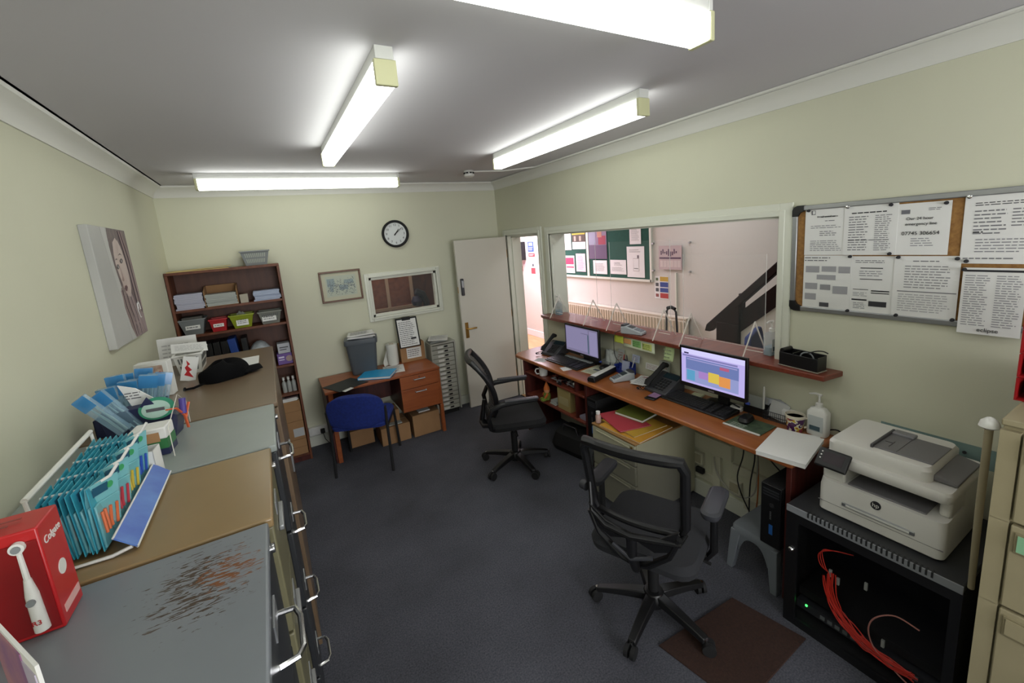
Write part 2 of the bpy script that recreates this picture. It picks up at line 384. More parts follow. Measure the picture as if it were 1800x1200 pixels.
def radiator():
    t = thing('radiator', 'long cream panel radiator with vertical ribs under the hall board', 'radiator', (HX - .1, 0, 0))
    B(0, .05, 3.3, 5.6, .25, .80).obj('panel', mat('radiator_cream', 'cfc8b8', .4), t, bevel=.01)
    m = MB()
    for i in range(46): m.box(-.012, 0, 3.32 + i * .05, 3.345 + i * .05, .27, .77)
    m.obj('ribs', mat('radiator_rib', 'b9b09c', .4), t)
    B(-.005, .09, 3.3, 5.6, .80, .815).obj('top_grille', MATS['radiator_cream'], t)
    for y in (3.5, 5.4): B(.05, .098, y, y + .04, .3, .7).obj('bracket', alu, t)
radiator()
# things seen through the doorway
t = thing('fire_alarm_panel', 'white wall box with dark edge above the red call point', 'box', (HX, 7.12, 1.64), RIGHT)
B(-.17, .1, -.12, 0, -.17, .17).obj('casing', white, t, bevel=.008)
B(.1, .17, -.12, 0, -.17, .17).obj('side_strip', blackm, t, bevel=.004)
MB().box(-.08, -.05, -.03, 0, -.28, -.17).obj('conduit', mat('redbrown', '8c4a44', .6), t)
hs('blue rectangular safety sign in the hall by the doorway', 6.86, 6.66, 1.62, 1.80, [('R', 'd5d5e0', -.3, .3, .1, .4), ('l', 'c6cade', -.4, .4, -.4, 0, 4)], mat('signblue', '3c56a0', .5), x=HX - .003, cat='sign', name='safety_sign')
hs('small red and white strip sign under the blue hall sign', 6.85, 6.64, 1.53, 1.59, [('l', 'f0e0e0', -.4, .4, -.3, .3, 2)], mat('signred', 'b04048', .5), x=HX - .003, cat='sign', name='safety_sign')
hs('white sign with round emblem and red band low in the doorway', 6.80, 6.64, 1.20, 1.42, [('r', 'b5454e', -.45, .45, -.45, .05), ('R', '8a8c92', -.15, .2, .15, .42), ('R', 'dcdcda', -.06, .11, .2, .36)], x=HX - .003, cat='sign', name='safety_sign')
t = thing('call_point', 'small red break-glass fire call point in the hall', 'call point', (HX, 7.14, 1.30), RIGHT)
B(-.05, .05, -.05, 0, -.05, .05).obj('casing', red, t, bevel=.005); B(-.03, .03, -.054, -.05, -.03, .02).obj('glass', white, t)
hs('red sign with white letters high on the hall wall', 7.34, 7.18, 1.80, 1.90, [('l', 'f0e0e0', -.4, .4, -.3, .3, 2)], MATS['signred'], x=HX - .003, cat='sign', name='fire_sign')
hs('small pink label between alarm box and call point', 7.08, 6.98, 1.36, 1.46, [('l', 'a04050', -.4, .4, -.3, .3, 3)], MATS['pink_paper'], x=HX - .003, cat='sign', name='label_sign')
# a rounded coat hook board on the door lining
# stairs
dk = mat('dark_stained_wood', '24120e', .6, color2='160a08', vscale=4, stretch=(6, 6, 1), spec=.15)
t = thing('staircase', 'dark stained stair newel, handrail and string rising in the hall', 'staircase', (3.8, 0, 0))
B(-.05, .05, 2.385, 2.62, 0, .95).obj('newel_post', dk, t, bevel=.01)
MB().prism([(2.62, .95), (2.385, .95), (2.385, 1.13)], -.05, .05, 'x').obj('newel_cap', dk, t)
sl = .955
def zr(y): return .86 + (2.74 - y) * sl
MB().prism([(2.76, .83), (2.74, .90), (1.0, zr(1.0) + .03), (1.0, zr(1.0) - .04), (2.70, .83)], -.035, .035, 'x').obj('handrail', dk, t, bevel=.008)
MB().prism([(2.40, 1.06), (1.0, 1.06 + 1.4 * .86), (1.0, .86 + 1.4 * .86), (2.40, .86)], -.02, .02, 'x').obj('string', dk, t)
MB().prism([(2.40, .86), (1.0, .86 + 1.4 * .86), (1.0, 0), (2.40, 0)], -.012, .012, 'x').obj('side_panel', mat('stair_panel', 'c9c6bd', .6), t)
B(-.03, .03, 2.37, 2.40, 1.0, 1.24).obj('spindle', dk, t)
# trolley handle & blue chair in the hall
t = thing('trolley', 'black telescopic trolley handle rising behind the counter', 'trolley', (3.3, 2.78, 0), R(0))
MB().tube([(0, .09, .25), (0, .055, 1.10), (0, .03, 1.135), (0, -.03, 1.135), (0, -.055, 1.10), (0, -.1, .25)], .01, 8).obj('handle_frame', darkg, t)
MB().tube([(0, .045, 1.13), (0, .0, 1.145), (0, -.045, 1.13)], .017, 8).obj('grip', blackm, t)
B(-.15, .1, -.17, .17, .02, .45).obj('bag', blackm, t, bevel=.03)
for y in (-.13, .13): MB().cyl((-.12, y - .015, .035), (-.12, y + .015, .035), .035).obj('wheel', darkg, t)
t = thing('waiting_chair', 'navy blue upholstered waiting room chair beyond the hatch', 'chair', (3.45, 1.72, 0), R(20))
bl = mat('navy_fabric', '26356b', .9, var=.1, vscale=40)
B(-.26, .26, -.25, .25, .40, .48).obj('seat', bl, t, bevel=.03, seg=3)
MB().grid(lambda u, v: ((u - .5) * .52 * (1 - .25 * (2 * abs(v - .5)) ** 4), .25 + .05 * (v) , .52 + v * .5), 8, 8).obj('backrest', bl, t, solid=.05, bevel=.015)
for x, y in ((-.23, -.22), (.23, -.22), (-.23, .22), (.23, .22)): MB().cyl((x, y, 0), (x, y, .42), .013).obj('leg', blackm, t)

# ------------------------------------------------------------------ ceiling battens, smoke alarm
def lamp_mat():
    m = bpy.data.materials.new('lit_diffuser'); m.use_nodes = True; nt = m.node_tree
    b = nt.nodes['Principled BSDF']; b.inputs['Base Color'].default_value = (.9, .9, .85, 1); b.inputs['Roughness'].default_value = .3
    b.inputs['Emission Color'].default_value = (.97, 1, .91, 1); b.inputs['Emission Strength'].default_value = LAMP
    tc = nt.nodes.new('ShaderNodeTexCoord'); wv = nt.nodes.new('ShaderNodeTexWave'); wv.inputs['Scale'].default_value = 26; wv.bands_direction = 'X'
    nt.links.new(tc.outputs['Object'], wv.inputs['Vector'])
    bp = nt.nodes.new('ShaderNodeBump'); bp.inputs['Strength'].default_value = .4; bp.inputs['Distance'].default_value = .004
    nt.links.new(wv.outputs['Fac'], bp.inputs['Height']); nt.links.new(bp.outputs[0], b.inputs['Normal'])
    return m
lit = lamp_mat()
batten_m = mat('batten_white', 'c9cac6', .45)
endm = mat('batten_end', 'c2c29a', .45)
def batten(label, cx, cy, rz, L, wd=.068, name='ceiling_light'):
    t = thing(name, label, 'ceiling light', (cx, cy, ZC), rz, 'fluorescent battens on the ceiling')
    h = L / 2
    B(-h + .018, h - .018, -wd * .42, wd * .42, -.05, 0).obj('body', batten_m, t, bevel=.002)
    m = MB().prism([(-wd / 2, -.045), (-wd / 2 + .002, -.112), (-wd / 2 + .008, -.117), (wd / 2 - .008, -.117), (wd / 2 - .002, -.112), (wd / 2, -.045)], -h + .018, h - .018, 'x')
    m.obj('diffuser', lit, t)
    for s in (-1, 1):
        a, b = sorted((s * h, s * (h - .018)))
        B(a, b, -wd / 2 - .002, wd / 2 + .002, -.119, -.04).obj('end_cap', endm, t, bevel=.003)
        B(a, b, -wd * .44, wd * .44, -.04, 0).obj('end_plate', batten_m, t, bevel=.002)
    return t
batten('lit fluorescent batten running along the top of the back wall', .39, 3.935, 0, 1.50)
batten('lit fluorescent batten in the middle of the ceiling', .43, 2.21, R(90), 1.48)
batten('lit fluorescent batten beside the right wall coving above the hatch', 1.665, 2.29, R(90), 1.50)
batten('nearest lit fluorescent batten with ribbed diffuser cut by the top edge', .48, .905, 0, 1.50, .075)
batten('added fluorescent fill batten on the ceiling behind the viewer, left', .1, -.75, 0, 1.50, .075)  # unseen batten, added to raise the light on walls and carpet
batten('added fluorescent fill batten on the ceiling behind the viewer, right', 1.55, -.75, R(90), 1.50, .075)  # second unseen batten, added for the same fill
t = thing('smoke_alarm', 'small round white smoke alarm on the ceiling by the back corner', 'smoke alarm', (1.775, 3.80, ZC))
MB().lathe([(.045, 0), (.047, -.012), (.04, -.016), (.04, -.03), (.05, -.034), (.048, -.05), (.03, -.06), (0, -.062)], n=20).obj('casing', white, t)
m = MB()
for k in range(8):
    a = k * PI / 4; m.box(.036, .05, -.01, .01, -.028, -.018, Matrix.Rotation(a, 4, 'Z'))
m.obj('vents', blackm, t)
tag(MB().tube([(1.82, 3.80, 2.567), (2.12, 3.76, 2.567), (2.35, 3.55, 2.567), (2.36, 3.2, 2.567), (2.36, -1.2, 2.567)], .008, 6).obj('ceiling_conduit', cove_m), 'white cable conduit from the smoke alarm along the coving', 'conduit')

# ------------------------------------------------------------------ door
t = thing('door', 'white flush office door standing open against the back wall', 'door', (2.425, 4.385, 0))
t.rotation_euler = (0, 0, math.atan2(4.425 - 4.385, 1.805 - 2.425)); t['kind'] = 'structure'; t.name = 'door_1'
# local x runs from the hinge to the free edge, local +y faces the room
B(0, .625, -.02, .02, .008, 1.94).obj('leaf', door_m, t, bevel=.003)
m = MB().box(.555, .595, .02, .026, .84, 1.02); m.obj('handle_plate', brass, t, bevel=.004)
MB().tube([(.575, .026, .95), (.575, .06, .95), (.56, .065, .95), (.47, .062, .95)], .009, 10).obj('lever_handle', brass, t)
mm = B(.565, .60, .02, .05, 1.33, 1.52).obj('keypad_lock', darkg, t, bevel=.008)
B(.57, .595, .05, .056, 1.42, 1.50).obj('keypad_cover', alu, mm, bevel=.002)
B(.624, .627, -.012, .012, 1.36, 1.43).obj('latch_plate', brass, t)
for z in (.25, 1.0, 1.7): MB().cyl((-.006, -.0, z), (-.006, -.0, z + .09), .008).obj('hinge', brass, t)

# ------------------------------------------------------------------ left row of cabinets
TOP = 1.32
def rusty(m):
    nt = m.node_tree; b = nt.nodes['Principled BSDF']
    tc = nt.nodes.new('ShaderNodeTexCoord'); N = nt.nodes.new; L = nt.links.new
    src = b.inputs['Base Color'].links[0].from_socket if b.inputs['Base Color'].links else None
    mp = N('ShaderNodeMapping'); mp.inputs['Rotation'].default_value = (0, 0, R(8)); mp.inputs['Scale'].default_value = (30, 130, 30); L(tc.outputs['Object'], mp.inputs[0])
    nz = N('ShaderNodeTexNoise'); nz.inputs['Scale'].default_value = 1.5; nz.inputs['Detail'].default_value = 4; nz.inputs['Distortion'].default_value = .7; L(mp.outputs[0], nz.inputs['Vector'])
    def blob(cx, cy, rx, ry):
        s = N('ShaderNodeVectorMath'); s.operation = 'SUBTRACT'; s.inputs[1].default_value = (cx, cy, 0); L(tc.outputs['Object'], s.inputs[0])
        q = N('ShaderNodeVectorMath'); q.operation = 'MULTIPLY'; q.inputs[1].default_value = (1 / rx, 1 / ry, 0); L(s.outputs[0], q.inputs[0])
        l = N('ShaderNodeVectorMath'); l.operation = 'LENGTH'; L(q.outputs[0], l.inputs[0])
        r = N('ShaderNodeMapRange'); r.inputs[1].default_value = .35; r.inputs[2].default_value = 1.15; r.inputs[3].default_value = 1; r.inputs[4].default_value = 0; L(l.outputs['Value'], r.inputs[0])
        return r
    def mask(r, lo, hi):
        a = N('ShaderNodeMath'); a.operation = 'MULTIPLY_ADD'; a.inputs[1].default_value = .30; L(r.outputs[0], a.inputs[0]); L(nz.outputs['Fac'], a.inputs[2])
        g = N('ShaderNodeMapRange'); g.inputs[1].default_value = lo; g.inputs[2].default_value = hi; L(a.outputs[0], g.inputs[0]); return g
    b1 = blob(-.205, .975, .14, .16); b2 = blob(-.165, .985, .085, .10)
    m1 = mask(b1, .785, .815); m2 = mask(b2, .775, .82)
    x1 = N('ShaderNodeMix'); x1.data_type = 'RGBA'; x1.inputs[6].default_value = b.inputs['Base Color'].default_value
    if src: L(src, x1.inputs[6])
    x1.inputs[7].default_value = lin('463a32'); L(m1.outputs[0], x1.inputs[0])
    x2 = N('ShaderNodeMix'); x2.data_type = 'RGBA'; x2.inputs[7].default_value = lin('74492c'); L(x1.outputs[2], x2.inputs[6]); L(m2.outputs[0], x2.inputs[0])
    L(x2.outputs[2], b.inputs['Base Color'])
steel_blue = mat('painted_steel_bluegrey', '6f7479', .33, var=.05, vscale=5)
rust_m = mat('scratched_steel_top', '757a80', .32, var=.05, vscale=5); rusty(rust_m)
steel_dark = mat('painted_steel_dark', '2b2d30', .35)
steel_brown = mat('painted_steel_coffee', '8a7350', .3, var=.06, vscale=4)
steel_olive = mat('painted_steel_olive', '6e6a50', .4)
steel_grey = mat('painted_steel_grey', '8b928f', .35, var=.06, vscale=6)
steel_tan = mat('painted_steel_tan', '6e5b47', .33, var=.08, vscale=3)
steel_beige = mat('painted_steel_beige', 'a08560', .38)
def cab_left(label, y0, y1, xf, top_m, front_m, body_m, handles, z=TOP):
    t = thing('filing_cabinet', label, 'filing cabinet', (0, 0, 0), 0, 'filing cabinets along the left wall')
    x0 = XL + .02
    B(x0, xf - .022, y0 + .003, y1 - .003, .05, z - .025).obj('carcass', body_m, t)
    B(x0, xf, y0 + .002, y1 - .002, z - .025, z).obj('top_panel', top_m, t, bevel=.005, seg=3)
    B(x0 + .03, xf - .04, y0 + .02, y1 - .02, 0, .05).obj('plinth', blackm, t)
    hh = (z - .025 - .055) / 4
    for k in range(4):
        za = .055 + k * hh
        d = B(xf - .022, xf - .002, y0 + .012, y1 - .012, za + .004, za + hh - .004).obj('drawer', front_m, t, bevel=.004)
        yc = (y0 + y1) / 2; zc = za + hh * .68
        if handles == 'loop':
            MB().tube([(xf - .002, yc - .07, zc), (xf + .03, yc - .065, zc), (xf + .04, yc - .04, zc - .005), (xf + .04, yc + .04, zc - .005), (xf + .03, yc + .065, zc), (xf - .002, yc + .07, zc)], .006, 8, flat=1.0).obj('handle', chrome, d)
        else:
            B(xf - .002, xf + .012, yc - .07, yc + .07, zc - .008, zc + .008).obj('handle', alu, d, bevel=.003)
        B(xf - .002, xf + .001, yc - .045, yc + .045, zc + .03, zc + .065).obj('label_holder', alu, d)
    MB().cyl((xf - .003, y1 - .035, z - .05), (xf + .006, y1 - .035, z - .05), .012).obj('lock', chrome, t)
    return t
cab_left('beige topped filing cabinet nearest the camera in the left row', .20, .65, -.075, steel_beige, steel_dark, steel_dark, 'loop')
cab_left('blue-grey filing cabinet with rust-scratched top in the left row', .66, 1.12, -.095, rust_m, steel_dark, steel_blue, 'loop')
cab_left('coffee-brown topped filing cabinet under the brush display rack', 1.128, 1.575, -.085, steel_brown, steel_olive, steel_olive, 'bar')
cab_left('pale grey topped filing cabinet behind the clear acrylic screen', 1.583, 2.055, -.068, steel_grey, steel_dark, steel_dark, 'loop')
t = thing('storage_cupboard', 'long brown metal cupboard holding the black cap, nearest the bookcase', 'cupboard', (0, 0, 0))
B(XL + .02, -.075, 2.066, 3.40, .05, TOP - .02).obj('carcass', steel_tan, t)
B(XL + .02, -.055, 2.063, 3.403, TOP - .02, TOP).obj('top_panel', steel_tan, t, bevel=.004)
B(XL + .05, -.09, 2.09, 3.37, 0, .05).obj('plinth', blackm, t)
for a, b in ((2.075, 2.73), (2.736, 3.39)):
    d = B(-.075, -.055, a, b, .06, TOP - .03).obj('door', steel_tan, t, bevel=.003)
    B(-.055, -.045, b - .07 if a < 2.5 else a + .05, b - .05 if a < 2.5 else a + .07, .7, .85).obj('handle', alu, d, bevel=.002)

# ------------------------------------------------------------------ canvas portrait on the left wall
t = thing('canvas_print', 'tall black and white canvas print of a long-haired face on the left wall', 'picture', (XL, 3.02, 1.858), LEFT)
B(-.30, .30, -.035, 0, -.30, .30).obj('canvas', mat('canvas_grey', 'b9b9b6', .6, color2='a9a9a8', vscale=2), t, bevel=.003)
def poly(pts, y, m_, name, par=t, th=.0008):
    return MB().prism([(x, z) for x, z in pts], y - th, y, 'y').obj(name, m_, par, smooth=False)
skinm = mat('print_skin', 'b9a5a0', .6, color2='c9bab5', vscale=6); hairm = mat('print_hair', '51444a', .6, color2='857674', vscale=14, stretch=(10, 1, 1.2))
poly([(-.03, .298), (.30, .298), (.30, -.30), (.13, -.30), (.07, -.22), (.03, -.10), (-.01, .0), (-.04, .10), (-.05, .20)], -.0355, hairm, 'printed_hair')
skin_pts = [(-.01, .16), (.02, .225), (.08, .25), (.14, .21), (.175, .13), (.185, .04), (.165, -.03), (.12, -.075), (.075, -.07), (.035, -.02), (.005, .05), (-.015, .11)]
poly(skin_pts, -.0365, skinm, 'printed_face')
poly([(.06, .10), (.11, .24), (.155, .18), (.17, .09), (.155, -.0), (.12, -.05), (.10, .02)], -.0369, mat('print_skin_light', 'c6b6b1', .6), 'printed_cheek')
poly([(.085, -.065), (.15, -.06), (.19, -.13), (.30, -.19), (.30, -.298), (.05, -.298), (.09, -.18)], -.0362, mat('print_shoulder', 'a9989a', .6, color2='8d7c7e', vscale=8), 'printed_shoulder')
for cx, cz, s_ in ((.095, .125, 1), (.012, .095, .75)):
    e = MB().prism([(cx + .030 * s_ * math.cos(a), cz + .013 * math.sin(a) + .004 * math.cos(a)) for a in [k * PI / 6 for k in range(12)]], -.038, -.037, 'y').obj('printed_eye', mat('print_eye', '3d3338', .5), t)
    MB().prism([(cx + .009 * s_ * math.cos(a), cz + .008 * math.sin(a)) for a in [k * PI / 4 for k in range(8)]], -.0388, -.0382, 'y').obj('iris', mat('print_iris', 'a09a9e', .4), e)
poly([(.06, .155), (.10, .168), (.135, .155), (.10, .160)], -.0372, hairm, 'printed_brow'); poly([(-.01, .13), (.012, .14), (.04, .135), (.015, .132)], -.0372, hairm, 'printed_brow')
poly([(.04, .10), (.05, .04), (.032, .022), (.05, .014), (.068, .022), (.062, .04)], -.0373, mat('print_nose', '9a8580', .6), 'printed_nose')
poly([(.035, -.022), (.055, -.008), (.065, -.013), (.078, -.006), (.098, -.018), (.07, -.040), (.052, -.038)], -.0375, mat('print_lips', '6f4f52', .5), 'printed_lips')
poly([(.04, -.023), (.068, -.020), (.094, -.019), (.068, -.026)], -.0379, hairm, 'printed_mouth_line')
poly([(.03, -.0), (-.02, -.02), (-.035, -.12), (.0, -.23), (.05, -.298), (.12, -.298), (.10, -.18), (.08, -.08)], -.0357, mat('print_hair_light', '93837f', .6, color2='6f6160', vscale=16, stretch=(9, 1, 1)), 'printed_hair_lock')
rndp = random.Random(9)
for i in range(16):
    x0 = -.02 + i * .021; bend = rndp.uniform(-.03, .05)
    if x0 < .17: pts = [(x0 - .01, -.0358, -.03 - .35 * max(0, x0)), (x0 - .0, -.0358, -.12), (x0 + .03, -.0358, -.19), (x0 + .06 + bend, -.0358, -.29)]
    else: pts = [(x0 * .6 + .04, -.0366, .29), (x0 * .9 + .015, -.0366, .15), (x0 * .9 + .03, -.0366, .0), (x0 * .8 + .07 + bend * .3, -.0366, -.17)]
    pts = [(max(-.04, min(.295, p[0])), p[1], p[2]) for p in pts]
    MB().tube(smooth_path(pts), .0028, 4).obj('printed_hair_strand', mat('print_strand_%d' % (i % 3), ['8b7a78', '3f3338', '9a8a86'][i % 3], .6), t)
poly([(-.13, .298), (-.06, .298), (.03, -.12), (.06, -.298), (-.03, -.298), (-.05, -.1)], -.0352, mat('canvas_pale', 'bcbcba', .6), 'printed_pale_band')
MB().tube([(.225 + .028 * math.cos(a), -.037, -.16 + .045 * math.sin(a)) for a in [k * PI / 9 for k in range(15)]], .0035, 6).obj('printed_emblem', mat('print_white', 'dddddd', .6), t)
MB().tube([(.225 + .014 * math.cos(a), -.037, -.14 + .02 * math.sin(a)) for a in [k * PI / 6 for k in range(10)]], .003, 6).obj('printed_emblem', MATS['print_white'], t)

# ------------------------------------------------------------------ back wall: clock, picture
t = thing('wall_clock', 'round white wall clock with black rim on the back wall', 'clock', (1.224, D, 2.062))
MB().lathe([(.118, 0), (.14, .006), (.142, .03), (.134, .038), (.120, .036), (.116, .022), (.116, .0)], M=Matrix.Rotation(PI / 2, 4, 'X'), n=48).obj('rim', blackm, t)
face = MB().cyl((0, -.001, 0), (0, -.02, 0), .118, n=48).obj('dial', mat('dial_white', 'cfd3d3', .4), t)
for h in range(12):
    a = R(30 * (h + 1))
    text(t, str(h + 1), .032, (.092 * math.sin(a), -.0215, .092 * math.cos(a)), blackm, name='numeral')
for a, l, wd in ((R(38), .062, .006), (R(50), .092, .0045)):
    m = MB(); Mt = Matrix.Rotation(a, 4, 'Y')
    m.add([(-wd, -.024, -.02), (wd, -.024, -.02), (wd * .4, -.024, l), (-wd * .4, -.024, l), (-wd, -.026, -.02), (wd, -.026, -.02), (wd * .4, -.026, l), (-wd * .4, -.026, l)], [(0, 1, 2, 3), (4, 5, 6, 7), (0, 1, 5, 4), (1, 2, 6, 5), (2, 3, 7, 6), (3, 0, 4, 7)], Mt).obj('hand', blackm, t, smooth=False)
MB().cyl((0, -.02, 0), (0, -.028, 0), .007).obj('spindle', blackm, t)
t = thing('framed_picture', 'framed sketch of a crowd in a narrow brown wooden frame', 'picture', (.617, D, 1.587))
m = MB()
for a in ((-.197, .197, -.155, -.137), (-.197, .197, .137, .155), (-.197, -.179, -.137, .137), (.179, .197, -.137, .137)): m.box(a[0], a[1], -.022, 0, a[2], a[3])
m.obj('frame', mat('brown_frame', '5e3b22', .4), t, bevel=.003)
B(-.18, .18, -.010, -.004, -.138, .138).obj('mount', mat('mount_cream', 'bdbca6', .7), t)
m = MB(); rnd = random.Random(4)
for i in range(420):
    x = rnd.uniform(-.13, .13); z = rnd.gauss(-.01, .035); z = max(-.085, min(.09, z)); a = rnd.uniform(-.004, .004); s = rnd.uniform(.002, .006)
    m.quad((x - s, -.0108, z), (x + s * .2, -.0108, z - .0015), (x + s, -.0108, z + a), (x, -.0108, z + s))
m.obj('ink_drawing', mat('ink_blue_grey', '646a74', .8), t, smooth=False)
B(-.145, .145, -.0106, -.0101, -.10, .105).obj('drawing_sheet', mat('aged_paper', 'b5bcae', .8), t)
m = MB()
for x0, x1, z0, z1 in ((-.13, -.06, 0, .08), (.03, .12, .02, .06), (-.11, -.08, -.05, .0), (-.02, .06, -.04, .01)): rect(m, x0, x1, z0, z1, -.0107)
m.obj('wash', mat('wash_blue', '93a2a4', .8), t, smooth=False)

# ------------------------------------------------------------------ bookcase with contents
BX0, BX1, BF, BB = -.72, .092, 4.32, 4.585
t = thing('bookcase', 'tall dark wood bookcase in the back left corner', 'bookcase', (0, 0, 0))
for x in (BX0, BX1 - .02): B(x, x + .02, BF, BB, 0, 1.85).obj('side_panel', bookw, t, bevel=.002)
B(BX0, BX1, BF, BB, 1.85, 1.872).obj('top_panel', bookw, t, bevel=.002)
B(BX0 + .02, BX1 - .02, BB - .008, BB, .07, 1.85).obj('back_panel', mat('bookcase_back', '5e321b', .5, color2='4c2613', vscale=3, stretch=(8, 8, 1)), t)
SH = [.07, .215, .405, .68, .955, 1.348, 1.562]
for z in (.07, .68, .955, 1.348, 1.562): B(BX0 + .02, BX1 - .02, BF + .004, BB - .008, z - .02, z).obj('shelf', bookw, t, bevel=.002)
B(BX0 + .02, BX1 - .02, BF + .01, BF + .025, 0, .05).obj('plinth', mahog_d, t)
bluish = mat('bluish_paper', 'b3b4c4', .8); greyish = mat('greyish_paper', 'a6aaa6', .8)
def stack(label, x0, x1, y0, y1, z0, z1, m_, n, name='paper_stack', cat='paper stack', group=None, jit=.006):
    rnd = random.Random(len(label)); mb = MB(); h = (z1 - z0) / n
    for i in range(n):
        dx, dy = rnd.uniform(-jit, jit), rnd.uniform(-jit, jit)
        mb.box(x0 + dx, x1 + dx, y0 + dy, y1 + dy, z0 + i * h, z0 + (i + 1) * h - .0012)
    mb.box(x0 + .01, x1 - .01, y0 + .01, y1 - .01, z0, z1 - .002)
    return tag(mb.obj(name, m_, smooth=False), label, cat, group)
stack('lilac-white stack of leaflets at the left of the top bookcase shelf', -.69, -.50, 4.34, 4.52, 1.562, 1.69, bluish, 9)
t = thing('magazine_holder', 'open brown card holder packed with grey leaflets on the top shelf', 'file holder', (-.375, 4.44, 1.562))
for x in (-.118, .113): MB().prism([(-.10, 0), (.10, 0), (.10, .17), (.0, .17), (-.10, .135)], x, x + .005, 'x').obj('side', cardb, t)
B(-.118, .118, .095, .10, 0, .17).obj('back', cardb, t); B(-.118, .118, -.10, .1, 0, .004).obj('base', cardb, t)
stack('grey-white leaflets stacked inside the brown card holder', -.485, -.265, 4.335, 4.52, 1.567, 1.665, greyish, 8)
tag(B(-.245, -.185, 4.35, 4.42, 1.562, 1.635).obj('small_box', mat('greybox', 'a9a294', .7), bevel=.002), 'tiny grey carton between two paper stacks on the top shelf', 'box')
stack('blue-edged stack of leaflets at the right of the top bookcase shelf', -.14, .062, 4.34, 4.53, 1.562, 1.648, mat('pale_blue_paper', 'a9b4cc', .8), 7)
def tub(label, x0, x1, y0, y1, z0, h, m_, flare=.02, slots=0, sign=None, name='storage_tub', cat='tub', rz=0, group=None, rim=.008):
    cx, cy = (x0 + x1) / 2, (y0 + y1) / 2; hx, hy = (x1 - x0) / 2, (y1 - y0) / 2
    t = thing(name, label, cat, (cx, cy, z0), rz, group)
    m = MB(); bx_, by_ = hx - flare, hy - flare
    def ring(a, b, z): return [(-a, -b, z), (a, -b, z), (a, b, z), (-a, b, z)]
    vs = ring(bx_, by_, 0) + ring(hx, hy, h) + ring(hx - .004, hy - .004, h) + ring(bx_ - .003, by_ - .003, .004)
    fs = [(0, 1, 2, 3)] + [(i, (i + 1) % 4, 4 + (i + 1) % 4, 4 + i) for i in range(4)] + [(4 + i, 4 + (i + 1) % 4, 8 + (i + 1) % 4, 8 + i) for i in range(4)] + [(8 + i, 8 + (i + 1) % 4, 12 + (i + 1) % 4, 12 + i) for i in range(4)] + [(12, 13, 14, 15)]
    m.add(vs, fs).obj('body', m_, t)
    r_ = MB()
    for a in ((-hx - .006, hx + .006, -hy - .006, -hy + .003), (-hx - .006, hx + .006, hy - .003, hy + .006), (-hx - .006, -hx + .003, -hy, hy), (hx - .003, hx + .006, -hy, hy)): r_.box(a[0], a[1], a[2], a[3], h - rim, h + .002)
    r_.obj('rim', m_, t, bevel=.002)
    if slots:
        s_ = MB()
        for side in (0, 1, 2):
            ln = hx if side == 0 else hy
            for row in (0, 1):
                for i in range(slots):
                    u = (-.8 + 1.6 * (i + .2) / slots) ; u2 = (-.8 + 1.6 * (i + .75) / slots)
                    za, zb = h * (.18 + .38 * row), h * (.45 + .38 * row)
                    fa = (bx_, by_), (hx, hy)
                    def pt(u, z):
                        k = z / h; X = bx_ + (hx - bx_) * k; Y = by_ + (hy - by_) * k
                        if side == 0: return (u * X, -Y - .0015, z)
                        return ((-X - .0015) if side == 1 else X + .0015, u * Y, z)
                    s_.quad(pt(u, za), pt(u2, za), pt(u2, zb), pt(u, zb))
        s_.obj('slots', mat('slot_dark' if m_ is not greyp else 'slot_pale', '6a6c6c' if m_ is not greyp else 'aab0a6', .8), t, smooth=False)
    if sign:
        k = .55; Y = by_ + (hy - by_) * k
        Mx = Matrix.Translation((sign[0], -Y - .004, h * .5)) @ Matrix.Rotation(-math.atan2(flare, h) * .9, 4, 'X')
        MB().box(-sign[1] / 2, sign[1] / 2, -.001, .001, -sign[2] / 2, sign[2] / 2, Mx).obj('label_card', paper, t, smooth=False)
        q = lines(MB(), -sign[1] * .4, sign[1] * .4, -sign[2] * .3, sign[2] * .3, sign[3], seed=7)
        q2 = MB().add(q.v, q.f, Mx @ Matrix.Translation((0, -.001, 0))); q2.obj('label_writing', ink, t, smooth=False)
    return t
tub('grey tub with white label at the left of the second shelf', -.70, -.52, 4.335, 4.52, 1.348, .13, greyp, .03, sign=(0, .10, .035, 1))
tub('red tub with small white label on the second shelf', -.495, -.37, 4.34, 4.50, 1.348, .105, red, .015, sign=(0, .075, .028, 1))
tub('lime green tub with white label on the second shelf', -.35, -.17, 4.335, 4.50, 1.348, .115, mat('lime_plastic', '8e9a22', .45), .028, sign=(0, .09, .07, 3))
tub('grey basket with white label at the right end of the second shelf', -.135, .045, 4.335, 4.50, 1.348, .112, mat('grey_basket', '7e8078', .5), .025, slots=9, sign=(-.01, .11, .055, 2))
tag(MB().grid(lambda u, v: (-.32 + u * .12 + .01 * math.sin(v * 9), 4.37 + v * .1, 1.42 + .06 * math.sin(u * PI) * math.sin(v * PI) * (1 + .3 * math.sin(u * 17) * math.sin(v * 13))), 16, 16).obj('plastic_bag', clear('bag_film', 'b5bab4', .5, .3)), 'crumpled clear plastic bag bulging out of the lime green tub', 'bag')
tag(B(-.68, -.54, 4.38, 4.5, 1.42, 1.495).obj('card_box', mat('dullbox', '5b5a55', .7), bevel=.003), 'dark grey carton sitting in the left grey tub', 'box')
tub('grey slotted plastic basket on top of the bookcase', -.185, .035, 4.38, 4.54, 1.872, .125, greyp, .03, slots=11)
t = thing('envelope_pile', 'yellowed flat envelopes lying on top of the bookcase', 'envelopes', (-.50, 4.45, 1.872), R(4))
B(-.21, .21, -.13, .12, 0, .006).obj('lower_envelope', mat('manila', 'c0aa72', .8), t)
MB().grid(lambda u, v: (-.19 + u * .42, -.12 + v * .22, .008 + .012 * u * u), 8, 2).obj('upper_envelope', mat('manila_light', 'cdb97f', .8), t, solid=.003)
